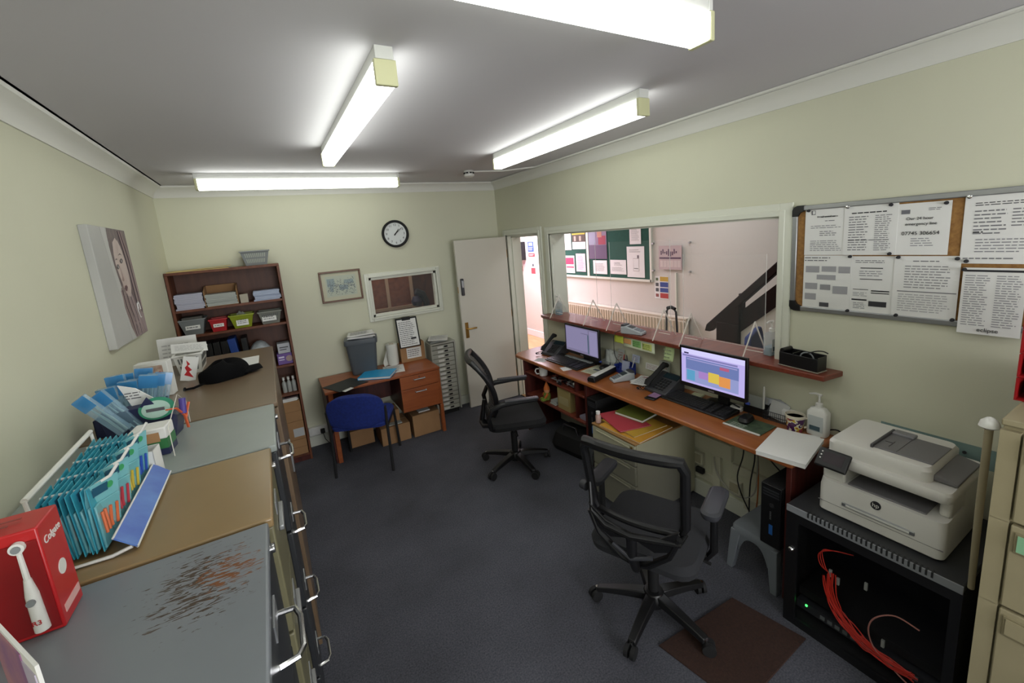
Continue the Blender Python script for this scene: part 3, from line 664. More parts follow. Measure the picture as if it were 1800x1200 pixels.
# files in the third opening, seen over the cupboard
files = [(-.70, .035, 'a9a9a8', 'white'), (-.66, .04, '8d8f93', 'grey'), (-.615, .05, '151517', 'black'), (-.56, .05, '101013', 'black'), (-.505, .05, '131316', 'black'), (-.45, .055, '0f1014', 'black'), (-.372, .06, '23489c', 'blue'), (-.30, .045, '17181c', 'black')]
nth = {'black': ['wide black lever file left of the others', 'second black lever file in the dark row', 'third black lever file in the dark row', 'black lever file touching the blue one', 'black lever file to the right of the blue one']}
kb = 0
for i, (x, wd, c, cn) in enumerate(files):
    if cn == 'black': lb = nth['black'][kb] + ' on the bookcase'; kb += 1
    else: lb = cn + {'white': ' slim binder at the left end of the file row', 'grey': ' slim binder beside the white one in the file row', 'blue': ' lever file leaning among the black files'}[cn]
    t = thing('lever_file', lb, 'file', (x + wd / 2, 4.45, .957), 0, 'files on the third shelf')
    t.rotation_euler = (0, R(-5 if cn == 'blue' else 0), 0)
    B(-wd / 2 + .001, wd / 2 - .001, -.10, .11, 0, .30 if cn != 'blue' else .31).obj('cover', mat('file_' + c, c, .5), t, bevel=.003)
    B(-wd / 2 + .008, wd / 2 - .008, -.102, -.10, .08, .15).obj('spine_label', mat('spine_label', 'b0aca0', .8), t)
    MB().tube([(0 + .012 * math.cos(a), -.102, .045 + .012 * math.sin(a)) for a in [k * PI / 6 for k in range(12)]], .002, 6, closed=True).obj('finger_ring', chrome, t)
tag(MB().lathe([(0, 0), (.07, .01), (.085, .06), (.075, .12), (.085, .17), (.05, .22), (.02, .24), (0, .24)], (-.17, 4.44, .957), 14).obj('plastic_bag', mat('blue_white_bag', '8f979e', .45, color2='b8bdc2', vscale=25, bump=.6, bscale=40)), 'pale blue-white wrapped bag on the third shelf', 'bag')
t = thing('carton', 'white carton with printed side standing on a purple box', 'box', (.015, 4.41, 1.06)); B(-.05, .05, -.06, .06, 0, .09).obj('box_body', mat('carton_white', 'aeb0b8', .6), t, bevel=.002); MB().box(-.035, .035, -.0615, -.06, .05, .06).box(-.035, .02, -.0615, -.06, .03, .038).obj('printing', ink, t)
t = thing('carton', 'purple glove box with round picture on the third shelf', 'box', (.01, 4.41, .957)); B(-.06, .06, -.06, .06, 0, .10).obj('box_body', mat('purple_box', '6b5094', .6), t, bevel=.002); MB().cyl((.035, -.061, .05), (.035, -.06, .05), .028, n=24).obj('round_picture', mat('pic_tan', 'a18a86', .6), t); MB().box(-.05, -.005, -.0615, -.06, .06, .075).box(-.05, -.005, -.0615, -.06, .04, .048).obj('printing', mat('pale_ink2', 'cfc8e0', .6), t)
for i, (x, l) in enumerate(((-.035, 'left'), (.005, 'middle'), (.045, 'right'))):
    t = thing('bottle', 'small clear white bottle on the fourth shelf, ' + l + ' of three', 'bottle', (x, 4.40, .68), 0, 'bottles on the fourth shelf')
    MB().lathe([(.018, 0), (.019, .005), (.019, .09), (.008, .11), (.008, .12), (0, .12)], n=14).obj('body', mat('milky', '9fa29e', .3), t)
    MB().lathe([(.011, .118), (.011, .145), (0, .146)], n=12).obj('cap', white, t)
for i, (z0, z1, l) in enumerate(((.072, .222, 'bottom brown cardboard box in the bookcase stack'), (.224, .404, 'middle brown cardboard box with white sticker in the bookcase stack'), (.406, .60, 'top brown cardboard box in the bookcase stack'))):
    t = thing('cardboard_box', l, 'box', (-.06, 4.44, z0), 0, 'cardboard boxes in the bookcase')
    B(-.13, .125, -.118, .11, 0, z1 - z0).obj('box_body', cardb, t, bevel=.003)
    B(-.13, .125, -.119, -.118, (z1 - z0) * .5 - .001, (z1 - z0) * .5 + .001).obj('flap_seam', mat('card_seam', '6e5233', .9), t) if i != 1 else B(.03, .12, -.1195, -.118, .03, .11).obj('sticker', mat('sticker', 'b3b5b5', .7), t)
stack('loose white papers and a dark red book on the upper cardboard box', -.10, .05, 4.34, 4.5, .602, .632, paper, 4, 'paper_pile', 'papers', jit=.012)
tag(B(-.05, .055, 4.34, 4.46, .633, .645).obj('book', mat('dark_red_book', '3a1c20', .5)), 'thin dark red book lying on loose papers in the bookcase', 'book', rz=0)

# wall trunking with sockets, back wall
t = thing('socket_trunking', 'white plastic socket trunking along the foot of the back wall', 'trunking', (0, D, 0))
B(.10, .95, -.05, 0, .125, .21).obj('trunking', white, t, bevel=.004)
for x in (.155, .26, .36):
    s = B(x - .04, x + .04, -.056, -.05, .135, .20).obj('socket_plate', white, t, bevel=.003)
for x, l in ((.225, 'left'), (.305, 'right')):
    tt = thing('plug', 'black plug in the back wall trunking, ' + l + ' of the two', 'plug', (x, D - .058, .165))
    B(-.02, .02, -.035, 0, -.022, .022).obj('body', blackm, tt, bevel=.006)
    MB().tube([(0, -.03, -.015), (.01, -.04, -.08), (.05, -.05, -.145), (.12, -.03, -.15)], .003, 6).obj('flex', blackm, tt)

# ------------------------------------------------------------------ small wooden desk by the back wall
t = thing('pedestal_desk', 'small teak veneer desk with two drawers against the back wall', 'desk', (0, 0, 0))
B(.265, 1.352, 4.03, 4.57, .675, .70).obj('desktop', teak, t, bevel=.004)
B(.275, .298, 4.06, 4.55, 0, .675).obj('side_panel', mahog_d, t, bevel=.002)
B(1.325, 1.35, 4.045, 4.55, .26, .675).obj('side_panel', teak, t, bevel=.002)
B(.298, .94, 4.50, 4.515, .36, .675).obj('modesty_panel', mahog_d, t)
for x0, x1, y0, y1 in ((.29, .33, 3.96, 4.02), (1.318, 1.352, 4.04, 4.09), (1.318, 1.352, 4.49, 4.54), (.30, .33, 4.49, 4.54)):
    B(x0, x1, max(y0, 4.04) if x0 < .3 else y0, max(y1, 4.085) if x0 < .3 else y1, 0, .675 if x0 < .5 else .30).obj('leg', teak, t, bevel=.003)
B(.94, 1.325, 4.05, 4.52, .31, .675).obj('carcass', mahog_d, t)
for z0, z1, zh in ((.545, .672, .632), (.315, .541, .505)):
    d = B(.938, 1.322, 4.03, 4.05, z0, z1).obj('drawer', teak, t, bevel=.003)
    MB().tube([(1.075, 4.03, zh), (1.075, 4.008, zh), (1.185, 4.008, zh), (1.185, 4.03, zh)], .006, 8).obj('handle', alu, d)
MB().cyl((1.13, 4.03, .65), (1.13, 4.026, .65), .006).obj('lock', chrome, t)

def tbox(label, x0, x1, y0, y1, z0, z1, rz=0, label_card=None, m_=cardb, group='cardboard boxes under the wooden desk', flap=True):
    t = thing('cardboard_box', label, 'box', ((x0 + x1) / 2, (y0 + y1) / 2, z0), rz, group)
    a, b, h = (x1 - x0) / 2, (y1 - y0) / 2, z1 - z0
    B(-a, a, -b, b, 0, h).obj('box_body', m_, t, bevel=.003)
    if flap: B(-a, a, -.003, .003, h - .001, h + .0012).obj('tape', mat('tape', 'b39a76', .4), t)
    if label_card: B(label_card[0], label_card[1], -b - .001, -b, label_card[2], label_card[3]).obj('sticker', MATS['sticker'], t)
    return t
tbox('large brown cardboard box under the desk drawers', 1.03, 1.315, 4.10, 4.42, 0, .228)
tbox('brown cardboard box in the middle under the wooden desk', .71, 1.0, 4.11, 4.40, 0, .18)
tbox('dark brown cardboard box at the left under the wooden desk', .44, .67, 4.28, 4.48, 0, .17)
tbox('small cardboard box stacked on the middle box under the desk', .73, .93, 4.20, 4.40, .182, .31)
tbox('upper cardboard box at the back under the wooden desk', .62, .90, 4.41, 4.495, .38, .56) if False else None
tag(B(1.11, 1.23, 4.14, 4.26, .231, .243).obj('notepad', paper, bevel=.001), 'white notepad on the large box under the drawers', 'notepad')
tag(B(.80, .93, 4.13, 4.195, .182, .192).obj('notepad', greyish, bevel=.001), 'pale notepad lying on the middle box under the desk', 'notepad')

t = thing('waste_bin', 'grey plastic swing bin standing on the wooden desk', 'bin', (.70, 4.43, .701), R(-12))
bm_ = mat('bin_grey', '4c5258', .5)
m = MB(); 
def rr(a, b, z, c=.03, n=4):
    out = []
    for sx, sy, st in ((1, 1, 0), (-1, 1, 90), (-1, -1, 180), (1, -1, 270)):
        for k in range(n + 1):
            an = R(st + 90 * k / n); out.append((sx * (a - c) + c * math.cos(an), sy * (b - c) + c * math.sin(an), z))
    return out
def loft(rings):
    m = MB(); n = len(rings[0]); vs = [p for r in rings for p in r]
    fs = [(i * n + k, i * n + (k + 1) % n, (i + 1) * n + (k + 1) % n, (i + 1) * n + k) for i in range(len(rings) - 1) for k in range(n)]
    return m.add(vs, fs + [tuple(range(n))[::-1], tuple((len(rings) - 1) * n + k for k in range(n))])
loft([rr(.115, .085, 0), rr(.12, .09, .02), rr(.145, .108, .31)]).obj('body', bm_, t)
loft([rr(.155, .115, .31), rr(.158, .118, .325), rr(.155, .115, .36), rr(.13, .095, .372)]).obj('lid', mat('bin_lid', '53595f', .45), t)
for i in range(5):
    sheet(['crumpled white form at the bottom of the pile on the grey bin', 'second paper form of the pile on the grey bin', 'middle printed form of the pile on the grey bin', 'fourth printed form of the pile on the grey bin', 'top printed form of the pile on the grey bin'][i],
          .24, .19, (.70 + .01 * (i % 2), 4.42 - .012 * (i % 3), 1.0765 + i * .009), (R(-90 + 1.2 * (i % 3) - 1), R(2 - i), R(-12 + 7 * (i % 2))), [('l', '77777c', -.4, .4, -.4, .4, 9)], name='form_sheet', th=.006)
t = thing('kitchen_roll', 'white kitchen paper roll standing on the wooden desk', 'kitchen roll', (1.005, 4.49, .701))
m = MB().lathe([(.022, 0), (.056, 0), (.058, .01), (.058, .215), (.056, .222), (.022, .222)], n=28); m.obj('paper_roll', mat('tissue', 'cfcfc8', .9, bump=.3, bscale=90), t)
MB().lathe([(.020, .0), (.022, 0), (.022, .224), (.019, .224), (.019, 0)], n=20).obj('core', cardb, t)
MB().grid(lambda u, v: (-.055 - u * .05 - .01 * math.sin(v * 3), -.02 - .03 * u, .005 + v * (.17 - u * .1)), 5, 6).obj('loose_sheet', MATS['tissue'], t, solid=.001)
t = thing('cardboard_box', 'brown cardboard box with white address label on the wooden desk', 'box', (1.215, 4.50, .701), R(-3))
B(-.13, .13, -.06, .06, 0, .20).obj('box_body', cardb, t, bevel=.003)
B(-.065, .09, -.0612, -.06, .035, .15).obj('address_label', paper, t)
m = MB(); lines(m, -.055, .08, .05, .135, 4, 3, y=-.0618); m.obj('label_writing', ink, t, smooth=False)
t = thing('clipboard', 'black clipboard with a printed form leaning on the brown box', 'clipboard', (1.19, 4.425, .905), R(-3), rot=(R(-14), 0, R(-3)))
B(-.115, .115, 0, .004, -.04, .28).obj('board', blackm, t, bevel=.002)
B(-.10, .10, -.003, 0, -.03, .262).obj('form', paper, t)
m = MB(); lines(m, -.09, .08, -.02, .24, 13, 6, y=-.0036); m.obj('form_writing', ink, t, smooth=False)
B(-.045, .045, -.010, -.003, .25, .285).obj('clip', blackm, t, bevel=.003); B(.02, .075, -.0042, -.0032, .04, .06).obj('dark_stamp', inkd, t)
t = thing('ring_binder', 'bright blue ring binder lying on the wooden desk', 'binder', (.775, 4.195, .702), R(-31))
cy = mat('cyan_card', '1e96cc', .45)
B(-.155, .155, -.12, .12, .0, .004).obj('back_cover', cy, t, bevel=.001); B(-.155, .15, -.115, .115, .004, .022).obj('pages', paper, t); B(-.155, .155, -.12, .12, .022, .026).obj('front_cover', cy, t, bevel=.001)
B(-.159, -.155, -.12, .12, 0, .026).obj('spine', cy, t)
t = thing('document_folder', 'black folder overhanging the front left of the wooden desk', 'folder', (.465, 4.125, .701), R(25))
B(-.15, .15, -.13, .15, 0, .004).obj('cover', mat('charcoal_card', '1f2326', .55), t); B(-.16, -.02, -.15, -.05, .0045, .0055).obj('inner_sheet', paper, t) if False else None
MB().grid(lambda u, v: (-.13 + u * .09, -.13 - v * .05, .005 - .0 * v + .006 * u), 4, 3).obj('sheet_edge', paper, t, solid=.001)
sheet('white form under the blue binder on the wooden desk', .21, .28, (.955, 4.30, .7025), (R(-90), 0, R(-12)), [('l', '8a8a8e', -.4, .4, -.4, .4, 12)])
t = thing('pen', 'black pen on the white form beside the blue binder', 'pen', (.915, 4.215, .71), R(-40))
MB().cyl((-.06, 0, 0), (.05, 0, 0), .0045, n=8).obj('barrel', inkd, t); MB().cyl((.05, 0, 0), (.065, 0, 0), .0045, .001, n=8).obj('tip', alu, t)

# multi drawer cabinet
t = thing('drawer_cabinet', 'tall grey multi-drawer metal cabinet between desk and door', 'cabinet', (0, 0, 0))
gcab = mat('cabinet_grey', 'a3a49a', .45)
B(1.40, 1.69, 4.45, 4.585, .05, .83).obj('carcass', gcab, t, bevel=.004)
B(1.40, 1.69, 4.40, 4.585, .83, .85).obj('top_panel', gcab, t, bevel=.004)
B(1.42, 1.67, 4.45, 4.57, 0, .05).obj('plinth', blackm, t)
for s in (1.40, 1.675): B(s, s + .015, 4.40, 4.45, .05, .83).obj('side_rail', gcab, t)
for k in range(15):
    z = .06 + k * .051
    d = B(1.418, 1.672, 4.415, 4.45, z, z + .046).obj('drawer', gcab, t, bevel=.002)
    B(1.48, 1.545, 4.407, 4.415, z + .01, z + .034).obj('cup_handle', white, d, bevel=.003)
    B(1.56, 1.60, 4.413, 4.415, z + .014, z + .032).obj('label_holder', blackm, d)
stack('untidy stack of white papers on the grey drawer cabinet', 1.42, 1.60, 4.42, 4.56, .852, .89, greyish, 6, jit=.014)
sheet('top loose white page overhanging the grey drawer cabinet', .21, .26, (1.52, 4.47, .894), (R(-90), R(3), R(-22)), [('l', '9a9a9e', -.4, .4, -.4, .4, 10)])

# blue visitor chair
vc = thing('visitor_chair', 'blue fabric visitor chair with black legs pushed to the wooden desk', 'chair', (.55, 3.91, 0), R(-23.5))
blf = mat('royal_blue_fabric', '162c7c', .9, color2='122466', vscale=50, bump=.15, bscale=300)
# local +y faces the desk
loft([rr(.20, .20, .405, .06), rr(.235, .225, .415, .07), rr(.24, .23, .44, .07), rr(.225, .215, .462, .06)]).obj('seat', blf, vc)
def vback(u, v, off=0):
    a = (u - .5) * 2; x = .235 * a * (1 - .10 * (abs(v - .45) * 2) ** 3)
    zc = .44 + .30 * v
    zz = zc if v < .5 else .44 + .30 * (.5 + (v - .5) * (1 - .35 * abs(a) ** 3))
    zz = zz if v > .2 else zz + (.2 - v) * .18 * abs(a) ** 3
    return (x, -.225 - .05 * v + .045 * a * a + off, zz)
m = MB().grid(lambda u, v: vback(u, v), 16, 12); m.obj('backrest', blf, vc, solid=.055, bevel=.02, seg=3)
for sx in (-1, 1):
    MB().tube([(sx * .245, -.235, 0), (sx * .238, -.205, .40), (sx * .242, -.215, .52), (sx * .244, -.225, .60)], .0125, 10).obj('leg', blackm, vc)
    MB().tube([(sx * .235, .235, 0), (sx * .225, .20, .395)], .0125, 10).obj('leg', blackm, vc)
    MB().tube([(sx * .235, -.205, .40), (sx * .225, .20, .395)], .011, 8).obj('side_rail', blackm, vc)
MB().tube([(-.23, .20, .395), (.23, .20, .395)], .010, 8).obj('cross_rail', blackm, vc)

# ------------------------------------------------------------------ long reception desk
DZT = .773; DX = 2.005
t = thing('reception_desk', 'long cherry wood reception desk running under the hatch', 'desk', (0, 0, 0))
MB().prism([(DX + .03, 1.0), (XR - .002, 1.0), (XR - .002, 3.70), (2.30, 3.705), (DX + .06, 3.665), (DX + .005, 3.62), (DX, 3.58), (DX, 1.02), (DX + .01, 1.0)], DZT - .03, DZT, 'z').obj('desktop', cherry, t, bevel=.009, seg=3)
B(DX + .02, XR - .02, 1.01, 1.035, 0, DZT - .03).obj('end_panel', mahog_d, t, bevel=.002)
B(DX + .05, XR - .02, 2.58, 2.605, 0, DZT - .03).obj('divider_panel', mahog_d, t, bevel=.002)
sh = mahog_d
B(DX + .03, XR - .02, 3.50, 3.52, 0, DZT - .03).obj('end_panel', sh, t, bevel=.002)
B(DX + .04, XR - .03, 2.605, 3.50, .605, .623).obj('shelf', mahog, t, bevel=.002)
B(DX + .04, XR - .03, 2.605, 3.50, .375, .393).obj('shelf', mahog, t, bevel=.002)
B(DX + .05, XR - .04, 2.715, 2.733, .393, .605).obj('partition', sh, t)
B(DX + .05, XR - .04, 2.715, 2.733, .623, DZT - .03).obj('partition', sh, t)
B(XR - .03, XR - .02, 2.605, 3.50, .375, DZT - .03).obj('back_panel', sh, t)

t = thing('counter_shelf', 'long mahogany shelf on the hatch sill above the desk', 'shelf', (0, 0, 0))
MB().prism([(2.31, 1.02), (2.46, 1.0), (2.46, 1.345), (2.59, 1.345), (2.59, 3.515), (2.46, 3.515), (2.46, 3.585), (2.335, 3.60), (2.31, 3.52)], 1.102, 1.13, 'z').obj('board', mahog, t, bevel=.004)

# on the shelves under the desk
t = thing('mug', 'white mug on the upper open shelf under the desk', 'mug', (2.10, 3.26, .623))
MB().lathe([(.03, 0), (.038, .004), (.04, .09), (.037, .09), (.034, .01), (0, .008)], n=20).obj('body', white, t)
MB().tube([(-.036, .02, .07), (-.06, .035, .07), (-.066, .04, .045), (-.055, .032, .02), (-.035, .02, .02)], .006, 6).obj('handle', white, t)
t = thing('pile_of_wrappers', 'crumpled foil and red wrappers on the upper open shelf', 'wrappers', (2.11, 2.93, .623)); t['kind'] = 'stuff'
rnd = random.Random(3)
for nm, mm in (('foil', mat('foil', 'b8b8bb', .25, .7)), ('red_wrapper', mat('wrap_red', '6e2f2a', .4)), ('dark_wrapper', blackm)):
    m = MB()
    for i in range(8):
        c = (rnd.uniform(-.05, .05), rnd.uniform(-.16, .2), rnd.uniform(.015, .035))
        m.add([(c[0] + rnd.uniform(-.03, .03), c[1] + rnd.uniform(-.04, .04), max(.001, c[2] + rnd.uniform(-.02, .025))) for _ in range(6)], [(0, 1, 2), (0, 2, 3), (0, 3, 4), (2, 3, 5), (1, 2, 5), (3, 4, 5)])
    m.obj(nm, mm, t, smooth=False)
t = thing('soft_toy', 'small orange and green soft figure sitting on the lower open shelf', 'soft toy', (2.09, 3.21, .393), R(-20))
gr = mat('toy_green', '6d7d2c', .9); og = mat('toy_orange', 'c0662c', .9); sk = mat('toy_peach', 'c98f63', .9)
MB().lathe([(0, 0), (.032, .01), (.036, .04), (.028, .075), (0, .085)], n=16).obj('body', gr, t)
for s in (-1, 1):
    MB().tube([(-.02, s * .018, .015), (-.05, s * .02, .012), (-.06, s * .022, .02)], [.014, .014, .012], 8).obj('leg', gr, t)
    MB().tube([(0, s * .028, .07), (-.02, s * .045, .055), (-.03, s * .04, .04)], [.011, .01, .009], 8).obj('arm', og, t)
MB().lathe([(0, .07), (.022, .078), (.03, .10), (.022, .125), (0, .13)], n=16).obj('head', sk, t)
MB().lathe([(.03, .108), (.028, .125), (.015, .155), (0, .195)], n=16).obj('hat', og, t)
t = thing('storage_box', 'pale cardboard box file standing on the lower open shelf', 'box', (2.12, 2.92, .393)); B(-.05, .15, -.09, .09, 0, .20).obj('box_body', mat('pale_board', '9c8a58', .8), t, bevel=.003)
B(-.0515, -.05, -.07, .07, .05, .12).obj('label_card', mat('pale_board2', 'a89a70', .8), t)
stack('slumped white papers beside the pale box on the lower shelf', 2.07, 2.24, 3.04, 3.13, .394, .43, greyish, 5)
stack('papers in the narrow lower compartment of the desk shelves', 2.07, 2.3, 2.62, 2.70, .394, .425, mat('mauve_paper', '8a8594', .8), 4)
t = thing('handbag', 'black handbag on the floor below the desk shelves', 'bag', (2.18, 2.90, 0), R(10))
loft([rr(.13, .19, 0, .05), rr(.15, .21, .05, .06), rr(.12, .18, .16, .05), rr(.06, .14, .20, .04)]).obj('body', blackm, t)
MB().tube([(-.08, -.09, .18), (-.09, -.07, .25), (-.09, .07, .25), (-.08, .09, .18)], .007, 8).obj('strap', chrome, t)

def stool(label, x0, x1, y0, y1, h):
    t = thing('step_stool', label, 'stool', ((x0 + x1) / 2, (y0 + y1) / 2, 0), 0, 'grey step stools under the desk'); a, b = (x1 - x0) / 2, (y1 - y0) / 2
    sm = mat('stool_grey', '6f747a', .4)
    loft([rr(a - .015, b - .015, h - .045, .03), rr(a - .015, b - .015, h - .012, .03), rr(a - .022, b - .022, h, .03)]).obj('top', sm, t)
    for sx in (-1, 1):
        for sy in (-1, 1):
            m = MB(); m.add([(sx * (a - .0), sy * (b - .0), 0), (sx * (a - .035), sy * b, 0), (sx * (a - .035), sy * (b - .035), 0), (sx * a, sy * (b - .035), 0),
                             (sx * (a - .015), sy * (b - .015), h - .03), (sx * (a - .07), sy * (b - .015), h - .03), (sx * (a - .07), sy * (b - .07), h - .03), (sx * (a - .015), sy * (b - .07), h - .03)],
                            [(0, 1, 2, 3), (4, 5, 6, 7), (0, 1, 5, 4), (1, 2, 6, 5), (2, 3, 7, 6), (3, 0, 4, 7)]).obj('leg', sm, t, bevel=.004)
    def arch(L, fixed, axis):
        n = 12; pts = []
        for i in range(n + 1):
            u = -1 + 2 * i / n; pts.append((u * (L - .06), h - .05 - .10 * abs(u) ** 3.0))
        poly = pts + [(L - .06, h - .03), (-(L - .06), h - .03)]
        for s in (-1, 1): MB().prism(poly, s * fixed - .004, s * fixed + .004, axis).obj('apron', sm, t)
    arch(b, a - .022, 'x'); arch(a, b - .022, 'y')
def tower(label, x0, y0, y1, z0, h, d=.36, logo=True):
    t = thing('desktop_computer', label, 'computer', (x0, (y0 + y1) / 2, z0), RIGHT, 'computer towers under the desk'); b = (y1 - y0) / 2
    B(-b, b, .012, d, 0, h).obj('case', blackm, t, bevel=.003)
    f = B(-b, b, 0, .012, 0, h).obj('front_panel', black, t, bevel=.003)
    for i in range(3): B(-b * .8, b * .8, -.001, 0, h * (.82 + i * .045), h * (.84 + i * .045)).obj('drive_slot', darkg, f)
    MB().cyl((b * .1, -.001, h * .68), (b * .1, .0, h * .68), .012, n=18).obj('power_button', chrome, f)
    B(-.006, .012, -.002, 0, h * .20, h * .36).obj('blue_badge', mat('badge_blue', '2a5fa8', .3), f)
    m = MB()
    for i in range(5): m.box(-.004, .004, -.0012, 0, h * (.45 + i * .028), h * (.465 + i * .028))
    m.obj('ports', alu, f)
stool('grey plastic step stool carrying a computer under the right end of the desk', 2.005, 2.36, 1.05, 1.33, .27)
tower('black computer tower on the grey stool beside the desk end panel', 2.01, 1.045, 1.145, .271, .34)
stool('grey plastic step stool half hidden behind the beige pedestal', 2.0, 2.35, 2.32, 2.57, .27)
tower('black computer tower on the grey stool beside the desk shelves', 2.04, 2.45, 2.56, .271, .36)

# beige pedestal under the desk
t = thing('filing_pedestal', 'cream metal drawer pedestal under the middle of the desk', 'cabinet', (0, 0, 0))
crm = mat('cream_steel', 'a8a58c', .4)
PX, PY0, PY1, PZ = 1.845, 1.855, 2.275, .575
B(PX + .02, PX + .58, PY0, PY1, .03, PZ - .012).obj('carcass', crm, t, bevel=.004)
B(PX, PX + .58, PY0 - .002, PY1 + .002, PZ - .012, PZ).obj('top_panel', mat('pedestal_top', '8f6a3c', .4), t, bevel=.004)
for z0, z1 in ((.04, .27), (.275, .41), (.415, .56)):
    d = B(PX + .002, PX + .02, PY0 + .006, PY1 - .006, z0, z1 - .004).obj('drawer', crm, t, bevel=.003)
    B(PX - .006, PX + .002, PY0 + .05, PY1 - .05, z1 - .03, z1 - .02).obj('handle', crm, d, bevel=.002)
MB().cyl((PX + .003, PY0 + .03, .54), (PX - .004, PY0 + .03, .54), .008).obj('lock', brass, t)
for x, y in ((.06, 1.9), (.06, 2.23), (.5, 1.9), (.5, 2.23)): MB().cyl((PX + x, y, 0), (PX + x, y, .03), .018).obj('foot', blackm, t)
def folder(label, w_, d_, loc, rz, c, th=.006, name='card_folder'):
    t = thing(name, label, 'folder', loc, rz); cm = mat('card_' + c, c, .7)
    B(-w_ / 2, w_ / 2, -d_ / 2, d_ / 2, 0, .0015).obj('back_cover', cm, t); B(-w_ / 2 + .004, w_ / 2 - .006, -d_ / 2 + .004, d_ / 2 - .004, .0015, th - .0015).obj('pages', paper, t)
    B(-w_ / 2, w_ / 2 - .006, -d_ / 2, d_ / 2, th - .0015, th).obj('front_cover', cm, t)
folder('mustard yellow folder on the cream pedestal', .34, .36, (2.03, 2.03, PZ + .001), R(4), 'c08b2c', .010)
folder('second yellow folder squared on the mustard one', .30, .33, (2.05, 2.06, PZ + .0115), R(-3), 'b8912f', .008)
folder('pinkish red folder on top of the yellow folders', .24, .32, (2.02, 2.13, PZ + .020), R(-14), 'b03a46', .006)
folder('olive green folder lying at the back of the pedestal', .30, .24, (2.20, 2.14, PZ + .0265), R(8), '6f7a30', .018)
t = thing('bottle', 'slim pale pink bottle beside the folders on the pedestal', 'bottle', (1.885, 2.245, PZ + .001)); MB().lathe([(.018, 0), (.02, .004), (.02, .05), (.013, .062), (.013, .066), (0, .066)], n=16).obj('body', mat('pale_pink', 'b89a90', .4), t); MB().lathe([(.015, .066), (.015, .085), (0, .087)], n=16).obj('cap', white, t)

# wall services under the desk
t = thing('cable_trunking', 'white cable trunking panels with sockets on the wall under the desk', 'trunking', (XR, 0, 0))
for a in ((1.58, 1.99, .37, .48, .03), (1.66, 1.72, .12, .37, .03), (1.30, 1.58, .30, .36, .02), (1.72, 2.0, .14, .20, .02), (1.30, 1.50, .08, .16, .02)):
    B(-a[4], 0, a[0], a[1], a[2], a[3]).obj('cover_panel', offwhite, t, bevel=.003)
for y, z in ((1.84, .29), (1.56, .20)):
    s = B(-.03, 0, y - .045, y + .045, z - .045, z + .045).obj('socket_plate', offwhite, t, bevel=.003); B(-.033, -.03, y - .03, y + .03, z - .03, z + .03).obj('socket_face', mat('socket_face', 'a9a28a', .5), s)
t = thing('plug', 'black plug pushed into the wall below the trunking', 'plug', (XR - .032, 1.80, .22)); B(-.03, 0, -.03, .03, -.02, .02).obj('body', blackm, t, bevel=.006)
def cable(label, pts, r, c, name='cable'):
    return tag(MB().tube(smooth_path(pts), r, 6).obj(name, mat('cable_' + c, c, .45)), label, 'cable', 'loose cables')
cable('black cable hanging straight down under the desk nearest the wall', [(2.38, 1.42, .742), (2.40, 1.41, .5), (2.39, 1.43, .3), (2.40, 1.44, .02)], .004, '131316')
cable('black cable bowed to the left under the desk', [(2.36, 1.46, .742), (2.38, 1.47, .5), (2.37, 1.50, .3), (2.40, 1.42, .08), (2.42, 1.35, .01)], .004, '131316')
cable('black cable slanting towards the computer tower', [(2.36, 1.40, .742), (2.33, 1.34, .62), (2.34, 1.22, .5), (2.37, 1.16, .45)], .004, '131316')
cable('grey looped cable hanging from the wall box under the desk', [(2.42, 1.70, .36), (2.40, 1.66, .26), (2.39, 1.55, .18), (2.39, 1.45, .20), (2.40, 1.40, .28), (2.38, 1.38, .5), (2.38, 1.39, .742)], .005, '9c9a90')
cable('orange network cable trailing down by the stool', [(2.40, 1.39, .50), (2.39, 1.38, .30), (2.40, 1.40, .12), (2.42, 1.46, .01)], .004, 'b0622c')

# ------------------------------------------------------------------ things on the reception desk
def phone(label, loc, rz):
    t = thing('desk_phone', label, 'telephone', loc, rz, 'desk phones')      # local x right, y away from the user
    m = MB().prism([(-.10, 0), (.09, 0), (.09, .105), (.075, .112), (-.10, .022)], -.09, .105, 'x').obj('base', darkg, t, bevel=.006)
    a = math.atan2(.09, .175); Mx = Matrix.Translation((0, -.10, .0235)) @ Matrix.Rotation(a, 4, 'X')
    k = MB()
    for i in range(4):
        for j in range(5): k.box(-.028 + i * .026, -.012 + i * .026, .022 + j * .022, .036 + j * .022, 0, .005, Mx)
    k.obj('keys', black, t, bevel=.001)
    MB().box(-.03, .095, .14, .185, .0, .004, Mx).obj('display', mat('lcd_dark', '23333a', .15), t)
    hs_ = MB().tube([(-.065, -.10, .045), (-.065, -.085, .070), (-.065, -.035, .095), (-.065, .035, .140), (-.065, .075, .160), (-.065, .095, .150)], [.022, .026, .019, .019, .026, .022], 12, flat=.8)
    hs_.obj('handset', blackm, t)
    pts = [(-.075 + .008 * math.cos(i * 1.2) - .03 * math.sin(i / 40 * PI), -.10 - .05 * math.sin(i / 40 * PI), .030 - .02 * (i / 40) + .006 * math.sin(i * 1.2)) for i in range(41)]
    MB().tube(pts, .003, 5).obj('coiled_cord', blackm, t)
phone('black desk phone with handset at the far left end of the desk', (2.31, 3.36, DZT + .001), RIGHT + R(12))
phone('black desk phone between the mobile and the coloured screen', (2.31, 2.02, DZT + .001), RIGHT + R(-4))

